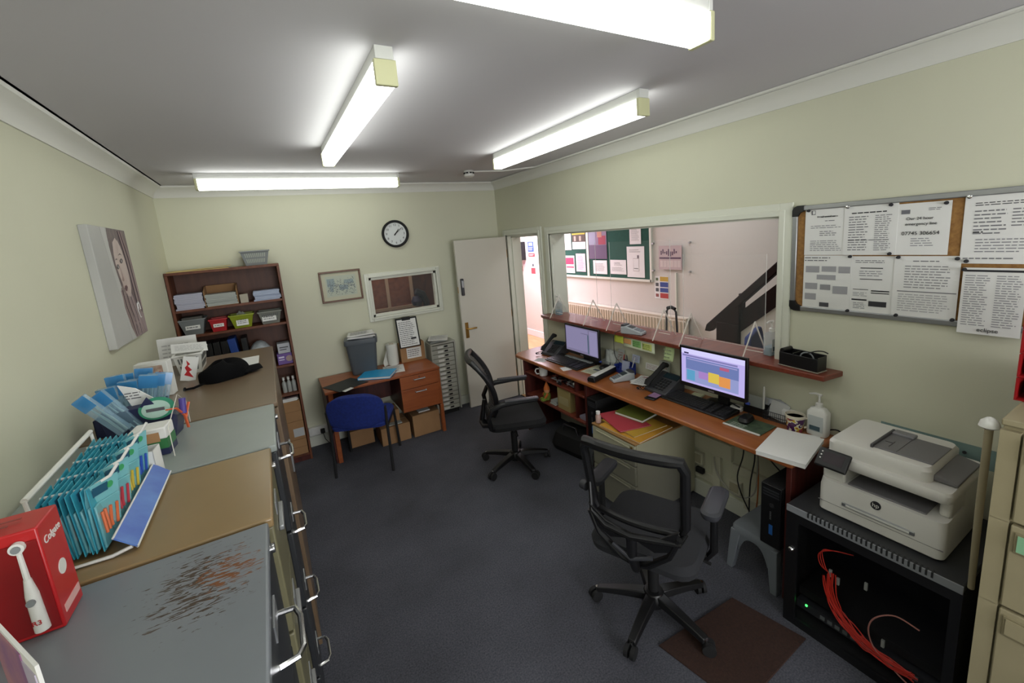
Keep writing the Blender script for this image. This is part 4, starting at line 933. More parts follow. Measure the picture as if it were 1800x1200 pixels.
def screen_mat(nm, c, s):
    m = bpy.data.materials.new(nm); m.use_nodes = True; b = m.node_tree.nodes['Principled BSDF']
    b.inputs['Base Color'].default_value = (.01, .01, .012, 1); b.inputs['Roughness'].default_value = .25
    b.inputs['Emission Color'].default_value = lin(c); b.inputs['Emission Strength'].default_value = s
    return m
def monitor(label, loc, rz, w_, h_, zb, content):
    t = thing('computer_monitor', label, 'monitor', loc, rz, 'monitors on the desk'); a = w_ / 2
    B(-a, a, 0, .018, zb, zb + h_).obj('bezel', black, t, bevel=.004)
    B(-a * .85, a * .85, .018, .05, zb + .05, zb + h_ - .04).obj('rear_housing', blackm, t, bevel=.015)
    bz = .016
    s = B(-a + bz, a - bz, -.0012, 0, zb + bz + .012, zb + h_ - bz).obj('screen', screen_mat('screen_glow', content[0], content[1]), t, smooth=False)
    W, H = 2 * (a - bz), h_ - 2 * bz - .012
    for i, (c, e, x0, x1, z0, z1) in enumerate(content[2]):
        nm = 'glow_%s' % c; mm = MATS.get(nm) or MATS.setdefault(nm, screen_mat(nm, c, e))
        rect(MB(), -W / 2 + x0 * W, -W / 2 + x1 * W, zb + bz + .012 + z0 * H, zb + bz + .012 + z1 * H, -.0016 - .0003 * i).obj('window_area', mm, s, smooth=False)
    B(-.02, .02, -.001, 0, zb + .006, zb + .016).obj('maker_mark', alu, t)
    B(-.035, .035, .045 if zb < .1 else .12, .06 if zb < .1 else .145, .01, zb + .12).obj('stand_arm', blackm, t, bevel=.004); B(-.02, .02, .04, .14, zb + .06, zb + .11).obj('stand_neck', blackm, t, bevel=.005)
    loft([rr(.12, .045, 0, .04), rr(.12, .045, .008, .04), rr(.09, .03, .016, .028)]).obj('stand_foot', black, t).location = (0, .095 if zb < .1 else .145, 0)
    for sx in (1,): B(sx * (a - .012), sx * (a - .002) + .012, .0, .014, zb - .006, zb + .008).obj('blue_plug', blue, t, bevel=.002)
monitor('square monitor with plain lilac screen at the far end of the desk', (2.288, 2.905, DZT), RIGHT, .470, .272, .072,
        ('6f6a86', .85, [('7a7594', .9, .02, .72, .10, .96), ('4a5a6c', .8, .70, .74, .05, .78), ('7f7a9a', .9, .76, .98, .04, .94), ('5c5874', .8, .50, .74, .79, .81)]))
monitor('wide monitor showing a coloured appointment calendar', (2.25, 1.603, DZT), RIGHT + R(1), .455, .270, .117,
        ('b3a8e0', .85, [('c6c2ea', .9, 0, 1, .86, 1), ('7f7cb0', .8, .02, .9, .78, .83), ('6a78ac', .8, .08, .92, .42, .76), ('8f97c6', .8, .08, .92, .06, .42), ('2a2350', .6, .05, .13, .86, .90),
                         ('a37fc0', .8, .30, .46, .22, .42), ('c9b04a', .9, .46, .63, .18, .46), ('d08a4a', .9, .63, .80, .14, .42), ('b05a7a', .8, .64, .78, .60, .68), ('5a9ac0', .8, .10, .24, .10, .40), ('9a96c8', .8, .10, .9, .70, .73)]))
def keyboard(label, loc, rz, w_, d_, strip=False):
    t = thing('keyboard', label, 'keyboard', loc, rz, 'keyboards on the desk'); a, b = w_ / 2, d_ / 2
    MB().prism([(-b, 0), (b, 0), (b, .024), (b - .01, .026), (-b + .01, .012), (-b, .009)], -a, a, 'x').obj('base', black, t, bevel=.005)
    Mx = Matrix.Translation((0, -b + .012, .0125)) @ Matrix.Rotation(math.atan2(.014, d_ - .02), 4, 'X')
    dd = d_ - .03 - (.04 if strip else 0); k = MB(); u = (w_ - .03) / 22
    for j in range(6):
        for i in range(22):
            if i in (15, 18): continue
            if j == 0 and 4 <= i <= 9:
                if i == 4: k.box(-a + .015 + i * u, -a + .015 + 10 * u - .003, .003, .003 + dd / 6 - .004, 0, .006, Mx)
                continue
            k.box(-a + .015 + i * u, -a + .015 + (i + 1) * u - .003, .003 + j * dd / 6, (j + 1) * dd / 6 - .001, 0, .006, Mx)
    k.obj('keys', mat('key_black', '2c2c30', .4), t, smooth=False)
    if strip: MB().box(-a * .55, a * .98, dd + .008, dd + .042, .0, .008, Mx).obj('media_strip', greyp, t, bevel=.003)
keyboard('black curved keyboard with grey media strip at the far end of the desk', (2.228, 3.02, DZT + .001), RIGHT + R(2), .46, .21, True)
keyboard('black keyboard in front of the coloured screen', (2.262, 1.705, DZT + .001), RIGHT, .47, .155)
DT = DZT + .0015
FL = R(-90)
sheet('small white slip left of the far keyboard', .12, .10, (2.09, 3.27, DT), (FL, 0, RIGHT + .4), [('l', '9a9a9e', -.4, .4, -.3, .3, 4)])
sheet('white slip peeping out in front of the far keyboard', .10, .08, (2.10, 2.90, DT), (FL, 0, RIGHT - .3))
sheet('printed newsletter between far keyboard and black scanner', .19, .22, (2.27, 2.68, DT), (FL, 0, RIGHT + .15), [('r', '4f5560', -.2, .1, -.1, .05), ('l', '8c8c84', -.4, .4, .1, .4, 6), ('l', '8c8c84', -.4, .4, -.4, -.15, 5)], mat('news_paper', 'c2c2a8', .8))
t = thing('computer_mouse', 'black mouse half on the newsletter at the far workstation', 'mouse', (2.335, 2.665, DT + .002), RIGHT)
loft([rr(.026, .045, 0, .02), rr(.030, .050, .012, .025), rr(.024, .042, .028, .02), rr(.01, .02, .035, .009)]).obj('body', black, t)
t = thing('document_scanner', 'long white and black wand scanner lying across the desk', 'scanner', (2.195, 2.535, DT), R(-2) + math.atan2(.10, .32))
MB().prism([(-.032, 0), (.032, 0), (.036, .02), (.025, .04), (-.025, .04), (-.036, .02)], -.165, .165, 'x').obj('body', black, t, bevel=.004)
MB().prism([(-.025, .0405), (.025, .0405), (.022, .046), (-.022, .046)], -.135, .16, 'x').obj('white_cover', white, t, bevel=.003)
def terminal(label, loc, rz, back=False):
    t = thing('card_terminal', label, 'card reader', loc, rz, 'card payment terminals')
    tm = mat('terminal_grey', 'a3a7ab', .35)
    MB().prism([(-.09, 0), (.09, 0), (.09, .055), (.05, .062), (-.09, .022)], -.04, .04, 'x').obj('body', tm, t, bevel=.008, seg=3)
    Mx = Matrix.Translation((0, -.09, .0225)) @ Matrix.Rotation(math.atan2(.040, .14), 4, 'X')
    MB().box(-.028, .028, .085, .13, 0, .002, Mx).obj('display', mat('lcd_grey', '3e474c', .15), t)
    k = MB()
    for i in range(3):
        for j in range(4): k.box(-.03 + i * .021, -.014 + i * .021, .012 + j * .016, .023 + j * .016, 0, .003, Mx)
    k.obj('keys', mat('key_pale', '6f747c', .4), t)
    B(-.036, .036, .05, .09, .05, .072).obj('paper_roll_cover', darkg, t, bevel=.008)
terminal('silver card payment terminal lying on the desk beside the scanner', (2.245, 2.37, DT), RIGHT + R(-18))
terminal('silver card payment terminal standing on the hatch shelf', (2.352, 2.34, 1.131), RIGHT + R(105))
t = thing('letter_basket', 'small wire basket stuffed with crumpled white papers against the wall', 'basket', (2.40, 2.66, DT), RIGHT)
def wirebasket(t, a, b, h, mm, nx=12, ny=5):
    m = MB()
    for z in (.002, h * .5, h): m.tube([(-a, -b, z), (a, -b, z), (a, b, z), (-a, b, z)], .002, 5, closed=True)
    m.obj('wire_rings', mm, t); m = MB()
    for i in range(nx + 1):
        x = -a + 2 * a * i / nx; m.tube([(x, -b, h), (x, -b, .002), (x, b, .002), (x, b, h)], .0014, 4)
    for i in range(ny + 1):
        y = -b + 2 * b * i / ny; m.tube([(-a, y, h), (-a, y, .002), (a, y, .002), (a, y, h)], .0014, 4)
    m.obj('wire_mesh', mm, t)
wirebasket(t, .07, .04, .06, greyp)
for i, (dx, dz, r_, l) in enumerate(((-.03, .075, 12, 'left crumpled paper sticking out of the wire basket'), (.01, .085, -8, 'tall paper sticking out of the wire basket'), (.04, .065, 20, 'right folded paper sticking out of the wire basket'))):
    tag(MB().grid(lambda u, v: ((u - .5) * .085, .012 * math.sin(u * 5 + v * 4 + i), (v - .5) * .13 + .01 * math.sin(u * 7)), 8, 6).obj('crumpled_paper', greyish, solid=.001), l, 'paper', loc=(2.39 + .012 * i, 2.66 - dx, DT + dz), rot=(R(-15), R(r_), RIGHT))
t = thing('desk_organiser', 'blue plastic desk organiser holding pens and notes', 'organiser', (2.385, 2.48, DT), RIGHT + R(-10))
bo = mat('organiser_blue', '1f2f7c', .4)
for x0, x1, y0, y1, h in ((-.085, .085, -.045, -.042, .035), (-.085, .085, .042, .045, .09), (-.085, -.082, -.045, .045, .06), (.082, .085, -.045, .045, .06), (-.01, -.007, -.045, .045, .06), (-.085, .085, 0, .003, .07)):
    B(x0, x1, y0, y1, 0, h).obj('wall', bo, t, bevel=.001)
B(-.085, .085, -.045, .045, 0, .003).obj('base', bo, t)
for i, (x, y, c, tilt, l) in enumerate(((-.05, .02, 'a04038', 8, 'red pen standing in the blue organiser'), (.02, .02, '2c2c34', -10, 'black pen standing in the blue organiser'), (.05, .02, 'c8c8c8', 14, 'white pen standing in the blue organiser'))):
    p = tag(MB().cyl((0, 0, 0), (0, 0, .13), .0045, n=8).cyl((0, 0, .13), (0, 0, .14), .0045, .002, n=8).obj('pen', mat('pen_' + c, c, .4)), l, 'pen', loc=(2.40 , 2.48 - x, DT + .006), rot=(R(tilt), R(6), 0))
tag(B(-.035, .035, -.02, -.005, 0, .10).obj('note_cards', MATS['print_5f4e66'] if False else mat('pale_lilac', '9aa0b8', .7), smooth=False), 'block of pale note cards in the blue organiser', 'cards', loc=(2.375, 2.455, DT + .005), rot=(R(-8), 0, RIGHT))
stack('pile of printed white papers beside the card terminal', 2.26, 2.42, 2.14, 2.30, DT, DT + .010, paper, 4, jit=.01)
sheet('top printed sheet of the pile beside the card terminal', .15, .20, (2.335, 2.22, DT + .0125), (FL, 0, RIGHT + .35), [('l', '8a8a90', -.4, .4, -.42, .42, 11), ('r', 'a05050', -.3, .1, .3, .36)])
t = thing('mobile_phone', 'small dark mobile phone with lit screen at the desk edge', 'phone', (2.175, 1.98, DT), RIGHT + R(10))
B(-.038, .038, -.075, .075, 0, .010).obj('case', black, t, bevel=.006); B(-.032, .032, -.04, .06, .010, .0108).obj('screen', screen_mat('phone_glow', '6a5068', .6), t)
# papers and notes at the back of the desk
for y, z, wd, h, tl, l, c in ((2.235, .868, .13, .05, -8, 'red and white leaflet pad leaning on the wall', paper), (2.57, .885, .07, .12, -12, 'grey card propped against the wall under the shelf', greyish), (2.40, .90, .08, .06, -10, 'pale blue card propped on the wall beside the pens', MATS['pale_blue_paper']), (2.12, .875, .10, .13, -10, 'grey notepad propped behind the phone', greyish)):
    sheet(l, wd, h, (2.43, y, z - .0), (R(tl), 0, RIGHT), [('l', '9a7a78', -.4, .4, -.35, .35, 4)], c, name='leaflet', cat='leaflet')
# sticky notes below the shelf edge
def note(l, y0, y1, z0, z1, c, x=2.335, curl=0, fill=()):
    wd, h = abs(y0 - y1), z1 - z0
    o = MB().grid(lambda u, v: ((u - .5) * wd, -curl * (1 - v) ** 2, (v - .5) * h), 4, 8).obj('sticky_note', mat('note_' + c, c, .8), solid=.0008)
    tag(o, l, 'note', 'sticky notes under the shelf', loc=(x, (y0 + y1) / 2, (z0 + z1) / 2), rot=RW)
    if fill:
        m = MB(); lines(m, -wd * .42, wd * .42, -h * .4, h * .4, fill[0], seed=len(l), y=-.0015 - curl); m.obj('writing', mat('note_ink_' + fill[1], fill[1], .8), o, smooth=False)
note('yellow-green sticky note hanging leftmost under the shelf', 2.535, 2.435, 1.035, 1.10, 'b9c446')
note('long pale paper strip taped under the shelf beside the green note', 2.43, 2.12, 1.015, 1.10, 'cfd8bc')
note('orange label stuck on the pale strip under the shelf', 2.43, 2.35, 1.045, 1.085, 'd39a62', 2.333)
note('green label stuck on the pale strip under the shelf', 2.335, 2.25, 1.035, 1.085, '7fb06a', 2.333, 0, (3, '4d7d44'))
note('yellow label at the right end of the pale strip', 2.235, 2.145, 1.03, 1.08, 'c3cc74', 2.333, 0, (3, '6d8a44'))
note('pale green sticky note curling down under the shelf', 2.025, 1.945, 1.0, 1.10, 'bccf9c', 2.335, .02, (3, '8a9a78'))
cable('thin black cable dropping from the card terminal over the shelf edge', [(2.36, 2.47, 1.136), (2.30, 2.49, 1.12), (2.295, 2.50, 1.04), (2.33, 2.53, .92), (2.38, 2.54, .86)], .0025, '1a1a1c')
# right workstation
tag(B(-.045, .045, -.035, .035, 0, .012).obj('memo_pad', mat('memo_pad', 'c6c9a8', .8), bevel=.001), 'pale square memo pad under the coloured screen', 'notepad', loc=(2.372, 1.80, DT + .0), rz=.2)
t = thing('mouse_mat', 'green patterned mouse mat with white front edge', 'mouse mat', (2.235, 1.35, DT), RIGHT + R(2))
B(-.105, .105, -.08, .085, 0, .004).obj('mat_body', mat('mat_green', '2f3f34', .5, color2='57684f', vscale=26), t, bevel=.001); B(-.105, .105, -.09, -.078, 0, .008).obj('edge_strip', white, t, bevel=.002)
m = MB(); lines(m, -.08, .02, -.07, -.02, 3, 5, y=0); MB().add([(x, z, .0045) for x, y, z in m.v], m.f).obj('lettering', mat('mat_print', 'a5b0a2', .7), t, smooth=False)
t = thing('computer_mouse', 'black mouse on the green mouse mat', 'mouse', (2.262, 1.385, DT + .005), RIGHT + R(8))
loft([rr(.028, .05, 0, .022), rr(.032, .055, .012, .026), rr(.026, .046, .030, .02), rr(.012, .022, .038, .01)]).obj('body', black, t); B(-.003, .003, .015, .035, .034, .040).obj('wheel', darkg, t)
t = thing('round_lid', 'white round lid with a pen lying over it beside the monitor foot', 'lid', (2.372, 1.513, DT)); MB().lathe([(.034, 0), (.036, .004), (.036, .022), (.030, .026), (0, .026)], n=24).obj('lid', white, t)
t = thing('pen', 'black and red pen resting on the round white lid', 'pen', (2.375, 1.54, DT + .031), R(70)); MB().cyl((-.06, 0, 0), (.05, 0, .0), .004, n=8).obj('barrel', inkd, t); MB().cyl((.05, 0, 0), (.062, 0, 0), .004, .001, n=8).obj('tip', red, t)
t = thing('letter_rack', 'black letter rack right of the coloured screen', 'organiser', (2.42, 1.405, DT), RIGHT)
MB().prism([(-.035, 0), (.035, 0), (.035, .085), (.02, .09), (-.035, .05)], -.07, -.065, 'x').prism([(-.035, 0), (.035, 0), (.035, .085), (.02, .09), (-.035, .05)], .062, .067, 'x').obj('side', black, t)
B(-.07, .067, -.037, -.032, 0, .05).obj('front', black, t, bevel=.002); B(-.07, .067, .032, .036, 0, .088).obj('back', black, t, bevel=.002); B(-.07, .067, -.003, .001, 0, .07).obj('divider', black, t)
B(-.068, .065, -.035, .035, 0, .003).obj('base', black, t)
tag(MB().tube([(0, 0, 0), (0, 0, .15), (0, 0, .185)], [.006, .006, .0045], 10).obj('brush_pen', white), 'tall white pen standing at the right of the black rack', 'pen', loc=(2.395, 1.362, DT + .005))
tag(B(-.055, .03, -.012, -.006, 0, .10).obj('envelope', greyish, smooth=False), 'grey card leaning in the black letter rack', 'card', loc=(2.42, 1.41, DT + .005), rot=(R(-6), 0, RIGHT))
t = thing('wire_tray', 'low black wire tray of envelopes between rack and mug', 'basket', (2.415, 1.27, DT), RIGHT + R(3)); wirebasket(t, .085, .035, .052, darkg, 16, 4)
for i in range(5):
    tag(MB().box(-.05, .05, -.001, .001, 0, .10).obj('envelope', mat('envelope_%d' % (i % 3), ['a9abb2', 'b8b9b8', '9fa3aa'][i % 3], .8), smooth=False), ['rearmost', 'second', 'middle', 'fourth', 'front'][i] + ' leaning envelope of the fan in the wire tray', 'envelope', 'envelopes in the wire tray',
        loc=(2.438 - .009 * i, 1.33 - .008 * i, DT + .008), rot=(R(-6 - 3 * i), R(-6 + 4 * i), RIGHT))
tag(B(-.03, .03, -.022, .022, 0, .07).obj('note_block', paper, bevel=.002), 'white block of cards at the right end of the wire tray', 'notepad', loc=(2.425, 1.235, DT + .005), rz=RIGHT)
t = thing('mug', 'cream mug with purple and yellow splashed pattern on the desk', 'mug', (2.35, 1.165, DT), R(-60))
def mugm():
    m = bpy.data.materials.new('mug_pattern'); m.use_nodes = True; nt = m.node_tree; b = nt.nodes['Principled BSDF']; b.inputs['Roughness'].default_value = .25
    tc = nt.nodes.new('ShaderNodeTexCoord'); v = nt.nodes.new('ShaderNodeTexNoise'); v.inputs['Scale'].default_value = 24; v.inputs['Detail'].default_value = 2
    nt.links.new(tc.outputs['Object'], v.inputs['Vector']); r = nt.nodes.new('ShaderNodeValToRGB'); r.color_ramp.interpolation = 'CONSTANT'
    r.color_ramp.elements[0].color = lin('4a2550'); r.color_ramp.elements[1].position = .48; r.color_ramp.elements[1].color = lin('d8d2c0')
    for p, c in ((.54, 'c9a52c'), (.60, '8f3540'), (.66, '4a2550')):
        e = r.color_ramp.elements.new(p); e.color = lin(c)
    nt.links.new(v.outputs['Fac'], r.inputs[0]); nt.links.new(r.outputs[0], b.inputs['Base Color']); return m
MB().lathe([(.032, 0), (.036, .004), (.041, .05), (.047, .082)], n=28).obj('body', mugm(), t)
MB().lathe([(.047, .082), (.048, .096), (.045, .098), (.041, .06), (.035, .01), (0, .008)], n=28).obj('rim', mat('mug_cream', 'd2cbb8', .25), t)
MB().tube([(.043, 0, .08), (.066, 0, .082), (.076, 0, .062), (.068, 0, .038), (.041, 0, .026)], .006, 8).obj('handle', MATS['mug_cream'], t)
def pump(label, loc, body_m, rz=0, s=1., label_m=True, liquid=None):
    t = thing('hand_sanitiser', label, 'pump bottle', loc, rz, 'pump bottles')
    o = loft([rr(.042 * s, .026 * s, 0, .015), rr(.044 * s, .028 * s, .01, .016), rr(.044 * s, .028 * s, .115 * s, .016), rr(.030 * s, .02 * s, .135 * s, .012), rr(.014 * s, .012 * s, .14 * s, .008)]).obj('bottle_body', body_m, t)
    if liquid: loft([rr(.040 * s, .024 * s, .003, .013), rr(.041 * s, .025 * s, .05 * s, .014)]).obj('liquid', liquid, t)
    if label_m: B(-.032 * s, .032 * s, -.029 * s, -.0281 * s, .025, .10 * s).obj('bottle_label', mat('sanit_label', 'b4babb', .5), t); B(-.025 * s, .02 * s, -.0296 * s, -.0288 * s, .03, .055).obj('printing', mat('sanit_print', '3f5560', .5), t)
    MB().lathe([(.015 * s, .138 * s), (.015 * s, .158 * s), (.006, .162 * s), (.005, .19 * s), (.008, .192 * s), (.008, .204 * s), (0, .206 * s)], n=16).obj('pump_collar', white, t)
    MB().tube([(.01, 0, .20 * s), (-.02, 0, .203 * s), (-.045 * s, 0, .195 * s)], [.007, .006, .004], 8).obj('pump_nozzle', white, t)
pump('white pump bottle of hand gel at the right end of the desk', (2.40, 1.075, DT), white, RIGHT, 1.1)
pump('clear pump bottle of hand gel on the shelf beside the hatch frame', (2.50, 1.385, 1.131), clear('clear_bottle', 'c2ccd0', .35, .1), R(-8), 1.0, True, mat('gel', '7f9ba8', .2))
pump('small clear spray bottle at the far left end of the hatch shelf', (2.45, 3.44, 1.131), MATS['clear_bottle'], RIGHT, .9, False, mat('gel_blue', '5f93a8', .2))
t = thing('paper_ream', 'open ream of white paper overhanging the desk front corner', 'paper', (2.145, 1.08, DT), R(12))
B(-.165, .155, -.105, .105, 0, .022).obj('sheets', paper, t, bevel=.001); B(-.167, .157, -.107, .107, .022, .0235).obj('top_sheet', mat('paper_bright', 'e2e2e0', .7), t)
sheet('small receipt lying between mug and paper ream', .10, .07, (2.33, 1.085, DT + .0), (FL, 0, RIGHT + .5), [('l', '9a9a9e', -.4, .4, -.3, .3, 4)])
t = thing('desk_tidy', 'black desk tidy with tape loop at the right end of the shelf', 'organiser', (2.375, 1.155, 1.131), RIGHT + R(-6))
B(-.105, .105, -.04, .04, 0, .006).obj('base', mat('grey_base', '8c8378', .5), t, bevel=.002)
B(-.10, .10, -.038, -.034, .006, .075).obj('front', black, t, bevel=.002); B(-.10, .10, .034, .038, .006, .085).obj('back', black, t, bevel=.002)
for x in (-.10, -.03, .096): B(x, x + .004, -.034, .034, .006, .08).obj('divider', black, t)
MB().cyl((-.085, -.036, .085), (-.085, .036, .085), .012).obj('tape_spindle', black, t)
tag(MB().tube([(.0 + .032 * math.cos(a), 0, .032 + .03 * math.sin(a)) for a in [k * PI / 12 for k in range(24)]], .004, 6, closed=True).obj('tape_roll', greyp), 'grey loop of tape standing in the black desk tidy', 'tape', loc=(2.37, 1.13, 1.158), rz=RIGHT)
cable('black lead curling down behind the desk end', [(2.43, 1.06, .79), (2.44, 1.0, .81), (2.445, .96, .76), (2.445, .95, .66)], .004, '131316')
cable('black lead lying loose on the desk tidy', [(2.35, 1.12, 1.222), (2.37, 1.09, 1.235), (2.40, 1.07, 1.232), (2.41, 1.05, 1.222)], .003, '131316')

# sneeze guards on the hatch shelf
gn = ['leftmost clear acrylic sneeze guard on the hatch shelf', 'middle clear acrylic sneeze guard on the hatch shelf', 'right clear acrylic sneeze guard beside the gel bottle']
for (ya, yb), l in zip(((3.36, 2.86), (2.57, 2.09), (1.865, 1.43)), gn):
    t = thing('sneeze_guard', l, 'sneeze guard', (2.405, (ya + yb) / 2, 1.131), RIGHT, 'sneeze guards'); a = abs(ya - yb) / 2
    B(-a - .06, a + .06, -.0015, .0015, .05, .70 if l[0] != 'r' else .60).obj('pane', acryl, t)
    e = MB()
    for x in (-a - .06, a + .058): e.box(x, x + .002, -.002, .002, .05, .70 if l[0] != 'r' else .60)
    e.box(-a - .06, a + .06, -.0017, .0017, .05, .052); e.obj('pane_edge', clear('acrylic_thin', 'f0f0ec', .35, .2), t)
    for x in (-a, a):
        f = MB().prism([(-.125, 0), (-.118, 0), (0, .195), (.118, 0), (.125, 0), (.003, .21), (-.003, .21)], x - .002, x + .002, 'x').obj('foot', acryl_edge, t)
        MB().prism([(-.118, .002), (.118, .002), (0, .19)], x - .001, x + .001, 'x').obj('web', acryl, f)
        MB().box(x - .05, x + .05, -.002, .002, .03, .034).obj('cross_slot', acryl_edge, f)

# ------------------------------------------------------------------ cork notice board
t = thing('cork_board', 'cork notice board in aluminium frame on the right wall', 'notice board', (XR, .808, 1.70), RIGHT)
B(-.44, .44, -.010, -.002, -.258, .258).obj('cork_panel', mat('cork', '9a7240', .95, color2='7f5a30', vscale=70), t)
for a in ((-.40, .40, -.275, -.25), (-.40, .40, .25, .275)): B(a[0], a[1], -.020, 0, a[2], a[3]).obj('frame_rail', alu, t, bevel=.004)
for a in ((-.452, -.427, -.225, .225), (.427, .452, -.225, .225)): B(a[0], a[1], -.020, 0, a[2], a[3]).obj('frame_post', alu, t, bevel=.004)
for sx in (-1, 1):
    for sz in (-1, 1):
        P_ = [(sx * .454, sz * .222), (sx * .454, sz * .255), (sx * .445, sz * .27), (sx * .43, sz * .277), (sx * .397, sz * .277), (sx * .397, sz * .247), (sx * .415, sz * .24), (sx * .425, sz * .222)]
        MB().prism(P_, -.022, 0, 'y').obj('corner_cap', black, t, bevel=.002)
pn = 0
def bs_(label, ya, yb, z0, z1, fill, tilt=0, lift=0):
    sheet(label, ya - yb, z1 - z0, (XR - .0135 - lift, (ya + yb) / 2, (z0 + z1) / 2), (R(-lift * 100), R(tilt), RIGHT), fill, name='notice_sheet', cat='notice')
G = '6a6a70'; K = '222226'
bs_('white notice with round logo at the top left of the cork board', 1.199, 1.018, 1.722, 1.957, [('l', K, -.1, .35, .28, .33, 1), ('l', G, 0, .3, .20, .24, 1), ('l', '8a8a90', -.35, .45, .06, .14, 2), ('l', G, -.12, .3, -.10, .02, 3), ('l', '8a8a90', -.35, .45, -.42, -.18, 6), ('r', G, -.34, -.24, .36, .45), ('R', 'dcdcda', -.31, -.25, .375, .44)])
bs_('white form with dense table second from left at the top of the cork board', 1.026, .822, 1.722, 1.958, [('l', K, -.35, .35, .30, .36, 1), ('l', '77777c', -.4, .0, -.42, .28, 14), ('l', '77777c', .1, .4, -.42, .28, 18), ('l', K, -.4, .4, -.22, -.19, 1)], lift=.002)
bs_('white notice with a large phone number on the cork board', .825, .652, 1.722, 1.943, [('r', G, -.42, -.25, .30, .38), ('l', G, .1, .35, .34, .40, 2), ('l', '8a8a90', -.2, .25, -.34, -.16, 4)], lift=.001)
nb = sheet('plain printed page partly under its neighbours on the cork board', .19, .27, (XR - .0115, .725, 1.82), RW, None, name='notice_sheet', cat='notice') if False else None
bs_('white list at the top right of the cork board', .615, .415, 1.687, 1.966, [('l', K, -.35, .45, .30, .36, 2), ('l', '77777c', -.35, .1, -.1, .26, 7), ('l', '77777c', .15, .4, 0, .26, 6), ('l', K, -.35, -.2, -.08, -.03, 1), ('l', '8a8a90', -.3, .45, -.35, -.14, 5), ('l', '77777c', -.45, .45, -.45, -.40, 1)])
bs_('white flow chart sheet at the bottom left of the cork board', 1.197, .985, 1.447, 1.720, [('l', G, -.48, .1, .38, .48, 2), ('r', '9a9a9e', -.45, -.15, .18, .30), ('r', '9a9a9e', -.1, .2, .2, .3), ('r', '9a9a9e', .25, .48, .18, .3), ('r', '9a9a9e', -.2, .2, .05, .14), ('r', '9a9a9e', -.45, -.18, -.14, -.02), ('r', '8a8a8e', -.12, .1, -.14, -.04), ('r', '9a9a9e', .15, .45, -.2, -.06), ('r', '9a9a9e', -.45, -.2, -.34, -.22), ('r', '45454a', -.12, .08, -.46, -.38)], lift=.0015)
bs_('white sheet with black bars low on the cork board', .988, .808, 1.441, 1.716, [('l', G, -.4, .25, .38, .44, 2), ('r', K, -.28, .2, .29, .305), ('l', '8a8a90', -.3, .2, .15, .26, 3), ('r', K, -.28, .2, .10, .112), ('r', K, -.42, -.08, -.08, -.07), ('r', K, -.02, .36, -.10, -.08), ('r', K, -.02, .36, -.135, -.12), ('l', '8a8a90', -.42, -.1, -.2, -.12, 3), ('r', K, -.44, -.1, -.27, -.245), ('r', '303034', -.06, .32, -.36, -.27), ('l', '8a8a90', -.4, -.1, -.42, -.3, 4)])
bs_('large ruled white page in the bottom middle of the cork board', .822, .608, 1.443, 1.717, [('l', G, -.2, .25, .40, .44, 1), ('l', '88888c', -.32, .42, -.02, .36, 9), ('r', '77777c', -.42, .48, -.075, -.06), ('l', 'a5a5a8', -.4, .45, -.4, -.1, 8)], lift=.0025)
bs_('long white columned page hanging below the cork board frame', .598, .425, 1.405, 1.672, [('r', K, -.48, .5, .44, .47), ('l', '8a8a90', -.45, -.05, -.38, .40, 22), ('l', '8a8a90', .05, .45, -.38, .40, 22)], lift=.012)
tt = thing('lettering_row', 'x', 'x') if False else None
hdl = [o for o in bpy.data.objects if o.get('label', '').startswith('white notice with a large phone')][0]
text(hdl, 'Our 24 hour', .017, (-.01, -.002, .045), inkd); text(hdl, 'emergency line', .017, (-.005, -.002, .022), inkd); text(hdl, '07745 306654', .0215, (-.005, -.002, -.018), inkd)
h2 = [o for o in bpy.data.objects if o.get('label', '').startswith('long white columned')][0]
text(h2, 'eclipse', .022, (.0, -.002, -.115), inkd)
h3 = [o for o in bpy.data.objects if o.get('label', '').startswith('white notice with round logo')][0]
text(h3, 'First Dental Rooms', .0115, (.01, -.0022, .073), inkd)
for i, (y, z) in enumerate([(1.182, 1.947), (1.012, 1.950), (.848, 1.944), (.668, 1.934), (.603, 1.95), (.991, 1.715), (.841, 1.728), (.808, 1.712), (.619, 1.707), (.593, 1.697), (.593, 1.665), (.989, 1.450), (.801, 1.450), (.616, 1.452)]):
    tag(MB().lathe([(.0075, 0), (.0075, .002), (.004, .004), (.004, .010), (.006, .012), (0, .013)], n=12).obj('push_pin', chrome if i in (1, 4) else inkd), ('silver' if i in (1, 4) else 'black') + ' push pin on the cork board at ' + ['the far top left corner', 'the top left of the dense table form', 'the top right of the dense table form', 'the right of the phone number notice', 'the top of the right hand list', 'the left meeting of four sheets', 'the foot of the dense table form', 'the top of the ruled page', 'the top right of the ruled page', 'the foot of the right hand list', 'the top of the long columned page', 'the bottom of the flow chart', 'the bottom left of the ruled page', 'the bottom right of the ruled page'][i],
        'pin', 'push pins on the cork board', loc=(XR - .018 - (.012 if i == 10 else 0), y, z), rot=(R(90), 0, RIGHT))

